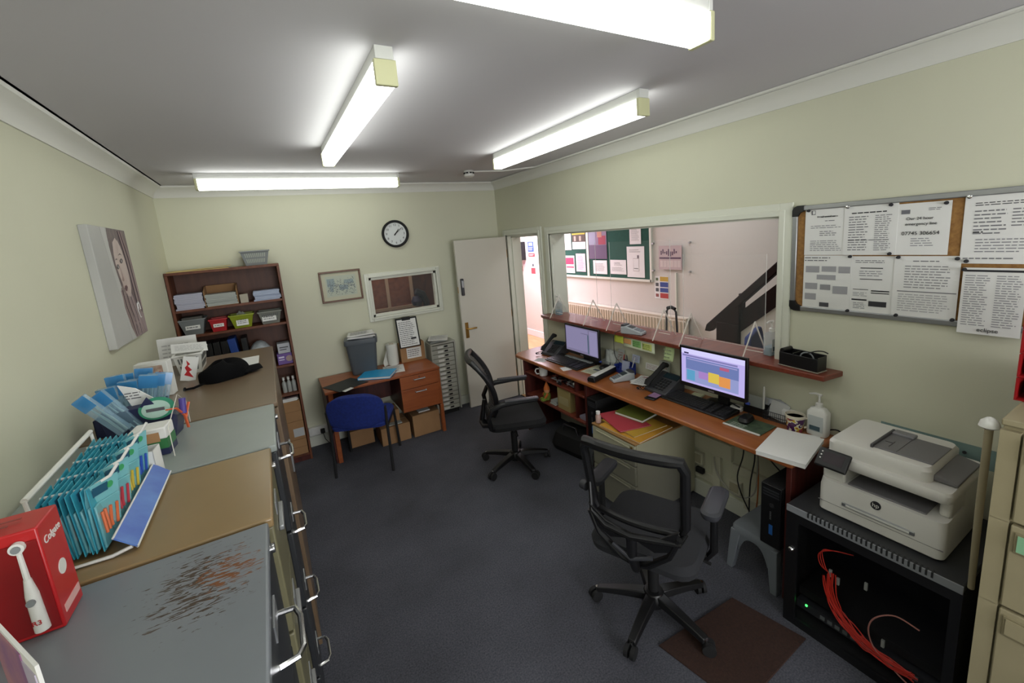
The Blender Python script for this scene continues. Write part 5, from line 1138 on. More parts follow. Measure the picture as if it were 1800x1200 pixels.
# ------------------------------------------------------------------ server cabinet and printer
SX, SY0, SY1, SZ = 1.92, .385, .972, .62
t = thing('server_cabinet', 'black server cabinet with glass door and red cables inside', 'cabinet', (SX, (SY0 + SY1) / 2, 0), RIGHT)
W2 = (SY1 - SY0) / 2
for sx in (-1, 1): B(sx * W2 - .012 * (sx > 0), sx * W2 + .012 * (sx < 0), .01, .51, .0, SZ - .03).obj('side_panel', blackm, t)
B(-W2 + .012, W2 - .012, .495, .505, 0, SZ - .03).obj('back_panel', blackm, t); B(-W2 + .012, W2 - .012, .01, .495, .0, .03).obj('floor_panel', blackm, t)
B(-W2, W2, .0, .515, SZ - .03, SZ).obj('top_panel', mat('server_top', '2c2d31', .4), t, bevel=.004)
B(-W2, W2, -.006, .0, SZ - .032, SZ + .001).obj('front_lip', mat('lip_grey', '84878c', .45), t, bevel=.002)
m = MB()
for i in range(26): m.box(-W2 + .09 + i * .0165, -W2 + .096 + i * .0165, -.008, .012, SZ - .02, SZ + .002)
m.obj('vent_slots', mat('vent_dark', '202124', .6), t)
d = MB()
for a in ((-W2, W2, 0, .04), (-W2, W2, SZ - .075, SZ - .033), (-W2, -W2 + .05, .04, SZ - .075), (W2 - .03, W2, .04, SZ - .075)): d.box(a[0], a[1], -.002, .010, a[2], a[3])
d.obj('door_frame', black, t)
B(-W2 + .05, W2 - .03, .002, .006, .04, SZ - .075).obj('door_glass', clear('smoked_glass', '08080a', .12, .04), t)
MB().lathe([(.010, 0), (.012, .008), (.008, .014), (0, .014)], M=Matrix.Translation((-W2 + .028, -.002, .40)) @ Matrix.Rotation(PI / 2, 4, 'X'), n=16).obj('lock', chrome, t)
unit = B(-W2 + .03, W2 - .03, .06, .40, .06, .10).obj('rack_unit', darkg, t); B(-W2 + .03, W2 - .03, .08, .40, .12, .16).obj('rack_unit', blackm, t)
m = MB()
for i in range(12): m.box(-.16 + i * .03, -.142 + i * .03, .055, .06, .072, .088)
m.obj('ports', greyp, unit)
B(-W2 + .07, -W2 + .078, .055, .06, .088, .096).obj('green_led', screen_mat('led', '40e060', 3), unit)
rnd = random.Random(12)
for i in range(14):
    a = rnd.uniform(-.024, .024); b = rnd.uniform(-.022, .022)
    pts = [(-.13 + a, .035 + b * .5, .34 + a), (-.12 + a, .03, .26 + b), (-.10 + a, .03, .21 + b), (-.07 + b, .03 + a * .4, .17 + a), (-.03 + b, .028, .14 + a), (.02 + a, .026, .115 + b), (.10 + b, .03, .095 + a), (.18 + a * .5, .035, .10 + b)]
    pts = [(p[0] + rnd.uniform(-.008, .008), p[1] + rnd.uniform(-.004, .006), p[2] + rnd.uniform(-.008, .008)) for p in pts]
    MB().tube(smooth_path(pts), .0026, 6).obj('red_cable', mat('cable_red', 'e03a2c', .4), t)
for i in range(3): MB().tube(smooth_path([(-.13, .05, .34), (-.16 + i * .01, .035, .37), (-.17 + i * .006, .04, .42 + i * .01), (-.12, .05, .46), (-.05, .06, .48)]), .002, 6).obj('red_cable', MATS['cable_red'], t)
MB().tube(smooth_path([(.18, .05, .31), (.11, .035, .325), (.05, .03, .27), (.03, .03, .20), (.05, .03, .13), (.10, .035, .09), (.15, .035, .06), (.19, .04, .04)]), .003, 6).obj('pink_cable', mat('cable_pink', 'd8948a', .4), t)
for x, z in ((-.13, .33), (-.10, .31), (.0, .36), (.07, .14), (.10, .07)): B(x, x + .012, .04, .05, z, z + .035).obj('cable_plug', greyish, t, bevel=.002)

t = thing('printer', 'white multifunction laser printer on the black server cabinet', 'printer', (1.985, .668, SZ + .001), RIGHT)
pw = mat('printer_white', 'd3d1cc', .35); pg = mat('printer_grey', '6f6d70', .45); pd = mat('printer_dark', '47464a', .5)
A = .208
loft([rr(A - .012, .185, 0, .02), rr(A, .20, .012, .025), rr(A, .20, .125, .025), rr(A - .003, .194, .158, .03)]).obj('lower_body', pw, t).location = (0, .20, 0)
o = loft([rr(A - .003, .11, .158, .03), rr(A - .003, .11, .232, .03)]); o.obj('mid_body', pw, t).location = (0, .28, 0)
B(-.11, .145, .025, .30, .157, .164).obj('output_tray', pg, t, bevel=.003); B(-.12, .15, .165, .171, .160, .225).obj('tray_recess', pd, t)
B(.168, .203, .06, .38, .155, .232).obj('right_shoulder', pw, t, bevel=.012, seg=3); B(-.203, -.118, .02, .38, .155, .235).obj('left_shoulder', pw, t, bevel=.010, seg=3)
loft([rr(A - .002, .185, .230, .025), rr(A + .002, .19, .238, .028), rr(A + .002, .19, .262, .028), rr(A - .004, .184, .272, .026)]).obj('scanner_head', pw, t).location = (0, .205, 0)
loft([rr(.172, .165, .272, .03), rr(.172, .165, .315, .03), rr(.162, .155, .33, .028)]).obj('feeder_lid', pw, t).location = (-.034, .215, 0)
B(-.06, .13, .10, .30, .329, .335).obj('feeder_tray', pg, t, bevel=.004); B(-.065, -.055, .09, .31, .328, .345).obj('feeder_recess', pd, t, bevel=.003)
B(-.055, .02, .27, .315, .332, .346).obj('feeder_cover', mat('printer_midgrey', '7b7a7e', .4), t, bevel=.005)
m = MB().box(-.02, -.018, .14, .20, .335, .3365).box(-.045, -.02, .18, .183, .335, .3365).box(.015, .016, .11, .29, .335, .3362); m.obj('guide_marks', pd, t)
MB().prism([(.138, .276), (.205, .276), (.205, .284), (.138, .30)], .09, .34, 'y').obj('lid_output', pg, t, bevel=.002)
pnl = thing('panel_mount', 'x', 'x'); del pnl['label']; del pnl['category']; pnl.name = 'control_panel'; pnl.parent = t; pnl.location = (-.155, -.002, .258); pnl.rotation_euler = (R(-42), 0, 0)
B(-.060, .060, -.014, .0, -.044, .042).obj('panel_body', black, pnl, bevel=.008, seg=3); B(-.035, .04, -.0155, -.014, -.022, .026).obj('touch_screen', mat('touch', '3b3538', .15), pnl)
m = MB(); [m.box(-.047, -.042, -.0152, -.014, z, z + .005) for z in (-.01, .005, .02)]; m.obj('panel_icons', white, pnl)
B(-.115, .125, -.006, 0.002, .068, .084).obj('tray_handle', alu, t, bevel=.002); B(-.10, .11, -.0075, -.006, .072, .080).obj('handle_inset', white, t)
m = MB().box(-A + .002, A - .002, -.0012, .004, .052, .0535); m.obj('tray_seam', pg, t)
lg = MB().cyl((.0, -.001, .128), (.0, .003, .128), .0175, n=32).obj('logo_disc', inkd, t)
text(t, 'hp', .024, (.0, -.0022, .129), pw)
tag(B(2.39, 2.43, .45, .60, SZ, SZ + .002).obj('paper_sheet', clear('film', 'cfcfca', .5, .4), smooth=False), 'x', 'x') if False else None
t = thing('perspex_strip', 'pale blue plastic strip screwed to the wall behind the printer', 'wall strip', (XR, .64, .885), RIGHT)
MB().box(-.19, .19, -.003, 0, -.055, .035).obj('strip', clear('pale_blue_film', '8fb3b5', .5, .2), t)
for x in (-.13, .10): MB().cyl((x, -.006, -.005), (x, 0, -.005), .007, n=12).obj('screw', darkg, t)
t = thing('plastic_wrap', 'crumpled clear wrap beside the printer', 'wrap', (2.36, .41, SZ)); t['kind'] = 'stuff'
MB().grid(lambda u, v: ((u - .5) * .09 + .01 * math.sin(v * 14), (v - .5) * .03, .12 * math.sin(u * PI) * (.6 + .4 * math.sin(v * 9 + u * 11))), 10, 8).obj('film', MATS['film'] if 'film' in MATS else clear('film', 'cfcfca', .5, .4), t)

# ------------------------------------------------------------------ right filing cabinet
t = thing('filing_cabinet', 'tall beige filing cabinet cut by the right edge of the picture', 'filing cabinet', (1.75, .09, 0), RIGHT)
bg = mat('beige_steel', '9c9275', .45, var=.04, vscale=6)
B(-.228, .228, .018, .62, .04, 1.32 - .02).obj('carcass', bg, t, bevel=.003); B(-.23, .23, 0, .62, 1.30, 1.32).obj('top_panel', bg, t, bevel=.004)
B(-.21, .21, .04, .60, 0, .04).obj('plinth', blackm, t)
for k in range(4):
    z0 = [.06, .415, .733, 1.012][k]; hh_ = [.352, .316, .277, .274][k]
    B(-.23, -.19, .0, .018, z0 - .003, z0 + hh_).obj('side_rail', bg, t) ; B(.19, .23, .0, .018, z0 - .003, z0 + hh_).obj('side_rail', bg, t)
    d = B(-.185, .185, -.004, .018, z0 + .004, z0 + hh_ - .004).obj('drawer', bg, t, bevel=.004)
    B(-.175, -.075, -.010, -.004, z0 + hh_ - .085, z0 + hh_ - .02).obj('label_frame', mat('beige_dark', '857c60', .4), d, bevel=.002); B(-.168, -.082, -.012, -.010, z0 + hh_ - .078, z0 + hh_ - .027).obj('green_card' if k == 2 else 'card', mat('green_card', '86b892', .7) if k == 2 else bg, d)
    B(-.065, .065, -.022, -.004, z0 + .12, z0 + .14).obj('handle', MATS['beige_dark'], d, bevel=.004)
t = thing('lining_pole', 'cream pole leaning in the gap between filing cabinet and printer', 'pole', (0, 0, 0))
MB().tube([(1.93, .372, .622), (1.86, .362, .95), (1.795, .350, 1.27)], [.009, .010, .010], 12).obj('pole', mat('cream_pole', '9a8f74', .6), t); MB().lathe([(.012, 0), (.024, .008), (.020, .024), (.008, .036), (0, .038)], (1.795, .350, 1.262), 16).obj('pole_cap', white, t)
t = thing('letter_tray', 'stacked red letter trays on the beige filing cabinet', 'letter tray', (1.93, .20, 1.321), RIGHT)
rt = mat('tray_red', '8e1418', .35)
for k in range(4):
    z = .002 + k * .075
    B(-.13, .13, 0, .30, z, z + .004).obj('tray_floor', rt, t)
    for x in (-.134, .130): B(x, x + .004, 0, .30, z, z + (.072 if k < 3 else .05)).obj('tray_side', rt, t)
    B(-.13, .13, .296, .30, z, z + .06).obj('tray_back', rt, t)
for k in range(2): stack(['dark folders in the bottom red letter tray', 'dark folders in the second red letter tray'][k], 1.945, 2.21, .085, .315, 1.329 + k * .075, 1.375 + k * .075, blackm, 4, 'folder_stack', 'folders', jit=.004)

# ------------------------------------------------------------------ door mat, chairs
mt = tag(MB().prism([(1.306, 1.202), (1.82, 1.172), (1.885, .85), (1.371, .83)], .0, .008, 'z').obj('door_mat', mat('brown_mat', '3b241b', .95, color2='2c1a14', vscale=90, bump=.5, bscale=240), bevel=.003), 'dark reddish-brown mat on the carpet under the mesh chair', 'mat')

def task_chair(label, loc, ang, base_ang, kind):
    t = thing('office_chair', label, 'chair', loc, ang - PI / 2)      # local +y is forward
    bp = black; ba = base_ang - (ang - PI / 2)
    MB().lathe([(.055, .055), (.06, .065), (.06, .10), (.045, .125), (.03, .13)], n=20).obj('hub', bp, t)
    MB().cyl((0, 0, .12), (0, 0, .30), .027, n=18).cyl((0, 0, .28), (0, 0, .40), .018, n=14).obj('gas_column', blackm, t)
    for k in range(5):
        a = ba + k * 2 * PI / 5; c, s = math.cos(a), math.sin(a)
        q = MB(); n = 8; rows = []
        for i in range(n + 1):
            r = .03 + (.285 - .03) * i / n; z = .105 - .035 * (i / n) ** 1.6; wd = .034 - .012 * i / n; th = .024 - .009 * i / n
            rows.append([(r, -wd, z - th), (r, wd, z - th), (r, wd * .75, z + th * .6), (r, -wd * .75, z + th * .6)])
        vs = [(x * c - y * s, x * s + y * c, z) for row in rows for x, y, z in row]
        fs = [(i * 4 + j, i * 4 + (j + 1) % 4, (i + 1) * 4 + (j + 1) % 4, (i + 1) * 4 + j) for i in range(n) for j in range(4)] + [(0, 1, 2, 3), (n * 4, n * 4 + 1, n * 4 + 2, n * 4 + 3)]
        leg = q.add(vs, fs).obj('base_leg', bp, t, bevel=.004)
        ex, ey = .285 * c, .285 * s; aa = a + .7 * (k % 3); dx, dy = -math.sin(aa), math.cos(aa); ox, oy = math.cos(aa), math.sin(aa)
        cs = MB()
        cx, cy_ = ex + ox * .012, ey + oy * .012
        for sd in (-1, 1): cs.cyl((cx + dx * sd * .006, cy_ + dy * sd * .006, .031), (cx + dx * sd * .024, cy_ + dy * sd * .024, .031), .030, n=18)
        co = cs.cyl((cx - dx * .008, cy_ - dy * .008, .027), (cx + dx * .008, cy_ + dy * .008, .027), .010, n=10).obj('castor', blackm, t)
        MB().cyl((ex, ey, .045), (ex, ey, .075), .009, n=10).obj('castor_stem', chrome, co)
    # seat and mechanism
    o = loft([rr(.13, .14, .385, .04), rr(.15, .15, .405, .05), rr(.08, .08, .41, .03)]); o.obj('mechanism', bp, t)
    sf = mat('seat_fabric', '101012', .9, bump=.15, bscale=260) if kind == 'loop' else mat('seat_fabric_grey', '232428', .9, bump=.2, bscale=260)
    seat = loft([rr(.215, .205, .41, .07), rr(.245, .235, .425, .08), rr(.25, .24, .455, .08), rr(.235, .225, .485, .08), rr(.17, .16, .492, .07)])
    so = seat.obj('seat', sf, t); so.location = (0, .02, .0)
    MB().tube([(.10, 0, .40), (.24, .0, .395), (.27, .0, .39)], .007, 8).obj('height_lever', bp, t)
    # back
    W = .225 if kind != 'loop' else .215
    z0, z1 = (.635, 1.0) if kind != 'loop' else (.53, 1.0)
    y0 = -.195 if kind != 'loop' else -.22
    def bk(u, v):
        a = (u - .5) * 2
        wdt = W * ((.92 + .08 * v) if kind != 'loop' else (.80 + .20 * math.sin(v * 2.2)))
        z = z0 + (z1 - z0) * v
        y = y0 - (.02 + .06 * v if kind != 'loop' else -.03 + .14 * v ** 1.2 - .06 * math.sin(v * PI)) + .035 * a * a - .0
        return (a * wdt, y, z)
    mf = meshm if kind != 'loop' else clear('mesh_fabric_ribbed', '141416', .80, .8)
    MB().grid(bk, 20, 20).obj('mesh_back', mf, t)
    if kind == 'loop':
        m = MB()
        for i in range(12):
            v = .06 + i * .05; m.tube([tuple(Vector(bk(u / 8, v + .03 * math.sin(u / 8 * PI))) + Vector((0, -.004, 0))) for u in range(9)], .0045, 6)
        m.obj('back_ribs', bp, t)
    # frame round the mesh
    rim = []
    N = 12
    for i in range(N + 1): rim.append((.04 + .92 * i / N, 1.0))
    for i in range(1, N): rim.append((1.0, 1 - .04 - .92 * i / N))
    for i in range(N + 1): rim.append((.96 - .92 * i / N, 0.0))
    for i in range(1, N): rim.append((0.0, .04 + .92 * i / N))
    MB().tube([bk(u, v) for u, v in rim], [.025 if v == 1 else (.016 if v == 0 else .021) for u, v in rim], 10, closed=True).obj('back_frame', black, t)
    if kind != 'loop':
        # wishbone bracket behind the back
        m = MB()
        yb = y0 - .035
        m.tube([bk(0, .45), (-.19, yb - .02, .66), (-.12, yb - .03, .615), (0, yb - .03, .60), (.12, yb - .03, .625), (.20, yb - .02, .635), bk(1, .0)], [.012, .017, .020, .022, .020, .017, .012], 10, flat=.7)
        m.obj('cross_bracket', bp, t)
        for s in (-1, 1):
            pa = [(s * .205, .70), (s * .12, .635), (s * .02, .615), (s * .02, .585), (s * .10, .56), (s * .17, .59)]
            MB().prism(pa, yb - .030, yb - .018, 'y').obj('bracket_web', bp, t, bevel=.003)
            MB().tube([(s * .20, yb - .02, .66), (s * .16, yb - .02, .56), (s * .06, yb + .0, .46), (0, yb + .03, .42)], [.014, .014, .017, .018], 10).obj('wishbone_arm', bp, t)
        MB().tube([(0, yb - .03, .60), (0, yb - .03, .50), (0, yb + .01, .42), (0, -.10, .39)], [.024, .022, .024, .024], 12).obj('spine', bp, t)
        MB().tube([(-.09, yb - .03, .53), (0, yb - .045, .50), (.09, yb - .03, .53)], .009, 8).obj('trim_bar', darkg, t)
        MB().cyl((-.235, y0 - .01, .74), (-.265, y0 + .0, .74), .022, n=16).obj('tension_knob', darkg, t)
        for s in (-1, 1):
            MB().tube([(s * .12, .03, .40), (s * .25, .03, .40), (s * .275, .03, .44), (s * .275, .03, .66)], [.018, .018, .018, .016], 10).obj('arm_post', bp, t)
            loft([rr(.035, .12, .655, .03), rr(.042, .125, .668, .035), rr(.042, .125, .682, .035), rr(.032, .115, .69, .03)]).obj('arm_pad', darkg, t).location = (s * .275, .05, 0)
    else:
        MB().tube([(0, -.05, .40), (0, -.22, .40), (0, -.255, .45), (0, -.235, .56), (0, -.225, .62)], [.022, .024, .022, .018, .014], 10).obj('spine', bp, t)
        MB().tube([(-.20, -.19, .47), (-.12, -.25, .44), (0, -.265, .43), (.12, -.25, .44), (.20, -.19, .47)], .018, 10).obj('lumbar_bar', bp, t)
        for s in (-1, 1):
            MB().tube([(s * .20, -.16, .43), (s * .262, -.20, .47), (s * .27, -.215, .56), (s * .268, -.18, .63), (s * .268, -.10, .662), (s * .268, .05, .672), (s * .262, .18, .668)], [.016, .018, .019, .021, .023, .022, .014], 10, flat=1.0).obj('arm_loop', bp, t)
            B(s * .268 - .024, s * .268 + .024, -.08, .19, .680, .694).obj('arm_pad', darkg, t, bevel=.006)
    return t
task_chair('black mesh office chair seen from behind in the foreground', (1.432, 1.342, .0085), math.atan2(.40, .917), R(202), 'post')
task_chair('black office chair with curved arms facing the desk shelves', (1.60, 3.02, 0), R(-22), R(201 - 2), 'loop')

# ------------------------------------------------------------------ things on the left cabinets
T = TOP + .001
t = thing('baseball_cap', 'black cloth cap lying on the brown cupboard', 'cap', (-.285, 2.71, T), R(20))
def capf(u, v):
    a = u * 2 * PI; r = math.sin(min(v * 1.15, 1) * PI / 2)
    k = 1 + .12 * math.sin(a * 2 + 1) + .05 * math.sin(a * 5)
    return (.108 * r * math.cos(a) * k, .092 * r * math.sin(a) * k, max(.001, .090 * math.cos(v * PI / 2) ** .7 * (1 + .15 * math.sin(a * 3 + v * 5))))
blk = mat('black_cloth', '08080a', .95, bump=.3, bscale=90, spec=.15)
MB().grid(capf, 36, 12).obj('crown', blk, t)
MB().grid(lambda u, v: (.07 + .10 * v, (u - .5) * .14 * (1 - .35 * v * v), .012 + .018 * math.sin(u * PI)), 12, 6).obj('peak', blk, t, solid=.004)
MB().tube([(-.11, -.05, .01), (-.16, -.07, .006), (-.20, -.06, .006), (-.19, -.03, .006)], .006, 6).obj('strap', blk, t)
stack('white paper sheaf lying under the black cap', -.285, -.135, 2.84, 3.09, T, T + .012, paper, 3, jit=.008)
tub('white perforated plastic basket on the brown cupboard', -.535, -.405, 2.955, 3.21, T, .115, white, .015, slots=7, rz=R(0))
sheet('large white paper propped at the back of the cupboard', .20, .175, (-.56, 3.30, T + .088), (R(-10), 0, R(-2)), [('l', 'b5b5b5', -.4, .4, -.35, .3, 5)])
sheet('second white paper lying in the white basket', .17, .11, (-.47, 3.08, 1.455), (R(-70), R(6), R(10)), [('l', 'b5b5b5', -.4, .4, -.3, .3, 4)])
t = thing('leaflet_box', 'white display box with pictures of teeth beside the basket', 'display box', (-.55, 2.60, T), R(-8))
B(-.065, .065, -.03, .03, 0, .17).obj('box_body', paper, t, bevel=.002)
m = MB().quad((-.04, -.0306, .10), (.045, -.0306, .10), (.045, -.0306, .155), (-.04, -.0306, .155)).quad((-.02, -.0306, .02), (.045, -.0306, .02), (.045, -.0306, .06), (-.02, -.0306, .06)); m.obj('tooth_picture', mat('tooth_pic', '9a7268', .5, color2='c9b9a6', vscale=60), t)
MB().tube([(-.035, -.031, .105), (-.015, -.031, .125), (.01, -.031, .10), (.035, -.031, .125)], .004, 6).tube([(-.02, -.031, .075), (.045, -.031, .077)], .003, 6).obj('red_line', red, t)
t = thing('leaflet', 'white leaflet with red jagged print against the white basket', 'leaflet', (-.465, 2.80, T), rot=(R(-10), R(14), R(-10)))
B(-.035, .035, 0, .001, .0, .13).obj('sheet', paper, t)
MB().prism([(-.02, .11), (0, .09), (-.01, .08), (.012, .06), (0, .05), (.025, .02), (-.02, .03), (-.01, .05), (-.022, .07), (-.012, .085)], -.001, -.0002, 'y').obj('red_print', red, t, smooth=False)
# toothpaste display behind acrylic
nv = mat('navy_card', '1a2148', .55)
t = thing('display_stand', 'navy card display stand with angled flaps on the pale grey cabinet', 'display stand', (-.47, 1.97, T), R(-10))
MB().prism([(-.10, 0), (.09, 0), (.11, .08), (.0, .13), (-.12, .12)], -.035, .035, 'y').obj('body', nv, t, bevel=.002)
MB().prism([(-.01, .115), (.03, .165), (.06, .12), (.02, .10)], -.04, -.036, 'y').obj('flap', nv, t); MB().prism([(-.04, .12), (-.07, .21), (-.02, .19), (.035, .135)], .02, .024, 'y').obj('header_card', paper, t)
m = MB(); lines(m, -.055, -.005, .15, .18, 3, 3, y=.0185); m.obj('header_print', ink, t, smooth=False)
t2 = MB().lathe([(0, 0), (.055, 0), (.055, .002), (0, .002)], n=36, M=Matrix.Translation((.055, -.042, .12)) @ Matrix.Rotation(R(70), 4, 'X') @ Matrix.Scale(.72, 4, (0, 1, 0))).obj('green_disc', mat('disc_green', '2c8266', .5), t)
MB().lathe([(0, 0), (.043, 0), (.043, .002), (0, .002)], n=36, M=Matrix.Translation((.053, -.0445, .118)) @ Matrix.Rotation(R(70), 4, 'X') @ Matrix.Scale(.72, 4, (0, 1, 0))).obj('pale_disc', mat('disc_pale', 'a5c2b8', .5), t2)
B(-.02, .035, .0, .001, 0, .011).obj('disc_print', ink, t2).location = (.045, -.05, .112)
t = thing('toothpaste_box', 'white, green and navy carton beside the acrylic screen', 'box', (-.425, 1.80, T), R(-6))
B(-.05, .05, -.04, .04, .055, .095).obj('white_part', paper, t, bevel=.004); B(-.05, .05, -.04, .04, .022, .055).obj('green_band', mat('pack_green', '2f7040', .5), t); B(-.05, .05, -.04, .04, 0, .022).obj('navy_band', nv, t)
t = thing('sneeze_screen', 'upright clear acrylic panel at the right of the display stand', 'screen', (-.363, 1.89, T), R(90))
B(-.17, .17, -.0015, .0015, 0, .10).obj('sheet', acryl, t); MB().tube([(-.17, 0, .0), (-.17, 0, .10), (.05, 0, .15), (.17, 0, .09), (.17, 0, 0)], .0015, 5).obj('sheet_edge', acryl_edge, t)
t = thing('leaflet_pocket', 'clear pocket with purple lettered sticker and orange arms', 'pocket', (-.355, 1.93, T + .04), R(60))
B(-.03, .03, -.001, .001, 0, .12).obj('pocket', acryl, t)
MB().tube([(-.004, -.004, .04), (.004, -.004, .095)], .011, 10).obj('purple_sticker', mat('sticker_purple', '4c3f8c', .5), t)
for p in (((-.07, -.004, .08), (-.03, -.004, .07), (0, -.004, .03), (.005, -.004, -.02)), ((.03, -.004, .07), (.012, -.004, .04), (.003, -.004, .02))): MB().tube(p, .006, 8, flat=.5).obj('orange_arm', mat('orange_pl', 'd0623c', .45), t)
t = thing('carton', 'small open white carton with printed front beside the brush rack', 'box', (-.415, 1.605, T), R(-5))
for a in ((-.038, .038, -.03, -.028), (-.038, .038, .028, .03), (-.038, -.036, -.03, .03), (.036, .038, -.03, .03)): B(a[0], a[1], a[2], a[3], 0, .085).obj('side', paper, t)
B(-.038, .038, -.03, .03, 0, .002).obj('base', paper, t); B(-.038, .038, -.002, 0, 0, .03).obj('open_flap', cardb, t).location = (0, .045, .085)
text(t, 'P6', .022, (0, -.031, .055), inkd)
# toothbrush bundles in clear bags
bag = clear('brush_bag', '9cc0d8', .38, .15); lb_ = mat('brush_blue', '2f86c4', .35); wb = mat('brush_white', 'a8c4c8', .35)
def bundle(label, loc, rot, n=4, sc=1.):
    t = thing('toothbrush_pack', label, 'toothbrush pack', loc, 0, 'bagged toothbrushes', rot=rot)
    for i in range(n):
        x = (i - (n - 1) / 2) * .014
        b = MB().tube([(x, .0, 0), (x, .004, .06), (x, 0, .10), (x, 0, .135)], [.004, .005, .003, .003], 6).obj('toothbrush', wb, t)
        B(x - .005, x + .005, -.009, .004, .135, .162).obj('bristle_cap', lb_, b, bevel=.002)
    B(-n * .0085 - .004, n * .0085 + .004, -.012, .010, -.003, .172).obj('bag', bag, t, bevel=.003)
    B(-n * .0085 - .004, n * .0085 + .004, -.0125, -.012, .12, .17).obj('blue_header', clear('blue_header_film', '3f92d0', .6, .2), t)
q = 0
pos = ['front left', 'front middle', 'front right', 'second row left', 'second row middle', 'second row right', 'back row left', 'back row middle', 'back row right']
for r_ in range(3):
    for c_ in range(3):
        bundle(pos[q] + ' blue-capped toothbrush pack standing in the bunch', (-.590 + .036 * c_ + .01 * r_, 2.15 + .045 * r_ + .01 * c_, T + .010 + .010 * ((q * 5) % 4)), (R(-5 * r_ + 3), R(-5 + 9 * c_ + 2 * r_), R(-9 + 9 * c_)), 3)
        q += 1
t = thing('brush_box', 'grey open box holding the bunch of toothbrush packs', 'box', (-.555, 2.19, T))
for a in ((-.10, .10, -.085, -.083), (-.10, .10, .083, .085), (-.10, -.098, -.085, .085), (.098, .10, -.085, .085)): B(a[0], a[1], a[2], a[3], 0, .07).obj('side', nv, t)
B(-.10, .10, -.085, .085, 0, .002).obj('base', nv, t)
bundle('left toothbrush pack leaning over towards the wire rack', (-.515, 1.90, T + .07), (R(4), R(-34), R(-10)), 2)
bundle('right toothbrush pack leaning over towards the wire rack', (-.490, 1.94, T + .06), (R(0), R(-32), R(-10)), 2)

# wire rack with interdental brush packs
t = thing('display_rack', 'white wire display rack standing against the left wall', 'display rack', (0, 0, 0))
rx, ra, rb = -.50, 1.19, 1.575
MB().tube([(rx, ra, 1.50), (rx, rb, 1.505)], .006, 8).obj('top_rail', white, t)
MB().tube([(rx, ra, 1.50), (rx + .01, ra, T + .005), (-.395, ra - .004, T + .005), (-.36, ra - .002, T + .012)], .004, 8).obj('side_frame', white, t)
MB().tube([(rx, rb, 1.505), (rx + .01, rb, T + .005), (-.395, rb, T + .005), (-.38, rb, T + .03)], .004, 8).obj('side_frame', white, t)
MB().tube([(rx + .01, ra, T + .005), (rx + .01, rb, T + .005)], .004, 8).obj('cross_wire', white, t); MB().tube([(rx + .005, ra, 1.41), (rx + .005, rb, 1.41)], .003, 8).obj('cross_wire', white, t)
hd = MB().prism([(-.352, T + .008), (-.350, T + .010), (-.385, T + .045), (-.388, T + .043)], 1.185, 1.575, 'y').obj('header_strip', mat('strip_blue', '5f86c8', .4, color2='3f58b0', vscale=9), t)
MB().tube([(-.387, 1.185, T + .045), (-.387, 1.575, T + .045)], .0025, 6).tube([(-.351, 1.185, T + .009), (-.351, 1.575, T + .009)], .0025, 6).obj('strip_edge', white, hd)
arms = [1.245, 1.335, 1.43, 1.525]
for y in arms: MB().tube([(rx, y, 1.475), (-.42, y + .003, 1.470), (-.385, y + .006, 1.485), (-.368, y + .008, 1.508)], .0034, 8).obj('hook', white, t)
teal = mat('pack_teal', '2a9aa6', .4, color2='1f7f94', vscale=30); filmc = clear('pack_film', '7fc8d0', .55, .2)
cols = ['d06a40', 'b83a48', 'c9b040', '2a50b0']; cn_ = ['orange', 'red', 'yellow', 'purple']
ordn = ['frontmost', 'second', 'third', 'fourth', 'fifth', 'sixth', 'seventh', 'eighth', 'ninth']
rown = ['nearest hook', 'second hook', 'third hook', 'farthest hook']
first = None
for a, y in enumerate(arms):
    for k in range(9):
        x = -.402 - k * .0115
        bc = mat('brush_' + cn_[a], cols[a], .4)
        t = thing('interdental_pack', ordn[k] + ' teal brush pack hanging on the ' + rown[a] + ' of the wire rack', 'brush pack', (x, y + .004, 1.466), 0, 'teal packs on the wire rack', rot=(R(-3 + 1.5 * (k % 3) + (10 if k == 0 else 0)), R(3 - 1.2 * k), R(90 - 4 + 2 * (k % 3) - (24 if k == 0 else 0))))
        # local x across (world y), local z down the pack
        B(-.040, .040, -.0010, .0010, -.135, .014).obj('card', mat('pack_card', '3fa3b4', .4, color2='2a8aa6', vscale=30) if k else clear('pack_clear', '7fc4cc', .7, .2), t)
        B(-.037, .037, -.006, -.0010, -.130, -.03).obj('blister', filmc, t, bevel=.002)
        m = MB()
        for i in range(4): m.tube([(-.024 + i * .016, -.0085, -.10), (-.024 + i * .016, -.0085, -.05)], .003, 6)
        m.obj('brushes', bc, t)
        B(-.024, .012, -.002, -.0012, -.014, .006).obj('printing', mat('pack_print', '17506a', .6), t); MB().cyl((.018, -.002, -.004), (.018, -.0012, -.004), .008, n=12).obj('green_dot', mat('pack_green2', '3a9a60', .5), t)

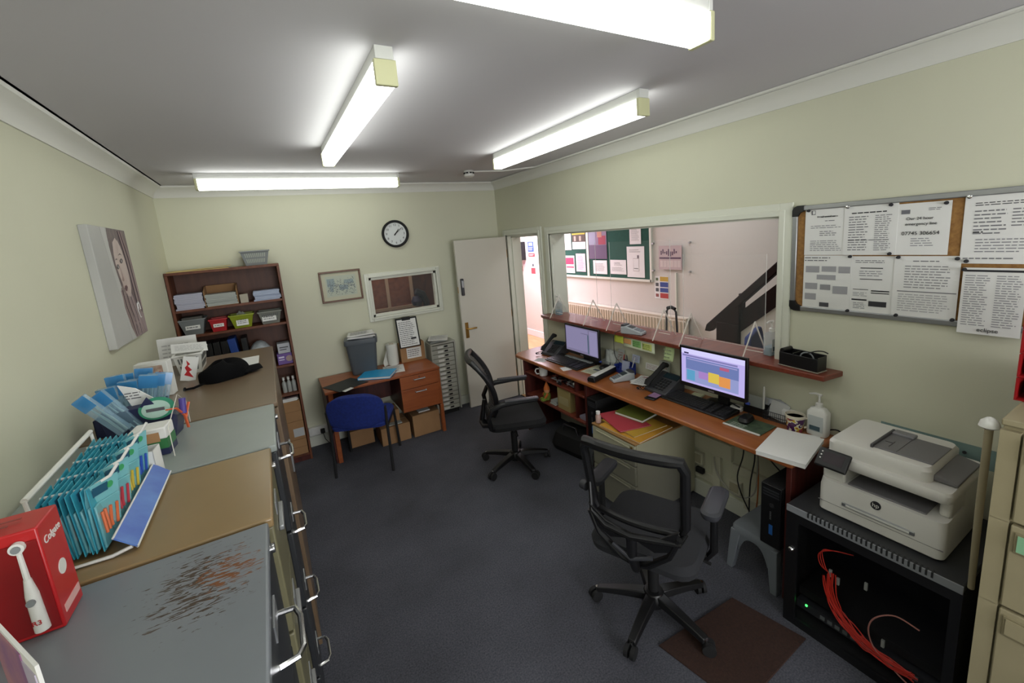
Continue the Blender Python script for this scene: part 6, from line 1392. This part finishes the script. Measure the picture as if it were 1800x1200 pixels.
# red electric toothbrush box
t = thing('toothbrush_box', 'red boxed electric toothbrush at the near edge of the rack', 'box', (-.477, 1.04, T), 0)
rd = mat('box_red', 'b01c20', .35); rdk = mat('box_dark_red', '7c0f14', .3)
B(-.066, .062, -.042, .042, 0, .200).obj('carton', rd, t, bevel=.003)
B(-.062, .058, -.0445, -.0425, .008, .180).obj('window_panel', rdk, t)
tb = MB().tube([(-.0 + .036, -.047, .015), (-.0 + .036, -.047, .085), (-.0 + .036, -.047, .115)], [.0105, .009, .005], 12).tube([(-.0 + .036, -.047, .115), (-.0 + .036, -.047, .170)], [.0045, .0035], 8).obj('toothbrush', white, t)
MB().cyl((.036, -.052, .175), (.036, -.043, .175), .010, n=18).obj('brush_head', white, tb); MB().cyl((.036, -.055, .175), (.036, -.051, .175), .006, n=12).obj('bristles', greyp, tb)
MB().cyl((.036, -.060, .075), (.036, -.056, .075), .006, n=14).obj('power_button', greyp, tb)
text(t, 'R3', .012, (.036, -.0585, .035), red)
s = text(t, 'Colgate', .020, (.0626, .0, .165), white); s.rotation_euler = (PI / 2, 0, PI / 2)
MB().cyl((.062, .0, .095), (.063, .0, .095), .014, n=20).obj('round_badge', white, t); B(.062, .063, -.03, .035, .02, .035).obj('side_print', mat('pale_red', 'd8a8a4', .5), t)
MB().box(-.03, .02, -.02, -.015, .205, .2055).box(-.02, .03, .0, .005, .205, .2055).obj('hanging_slot', rdk, t)
# leaning flyer in holder
t = thing('leaflet_holder', 'purple and peach printed card in a white-edged holder at the bottom left corner', 'card', (-.385, .79, T), R(0))
t.rotation_euler = (0, 0, math.atan2(.70 - .86, -.315 + .418))
B(-.10, .10, 0, .004, 0, .146).obj('holder', paper, t); B(-.095, .045, -.0012, 0, .004, .140).obj('printed_picture', mat('flyer_print', '5a2f86', .4, color2='c68a86', vscale=9), t)
B(.045, .092, -.0012, 0, .004, .13).obj('pale_panel', mat('flyer_pale', 'b9b0c4', .5), t); m = MB(); lines(m, .05, .085, .06, .10, 4, 8, y=-.0016); m.obj('printing', ink, t, smooth=False)
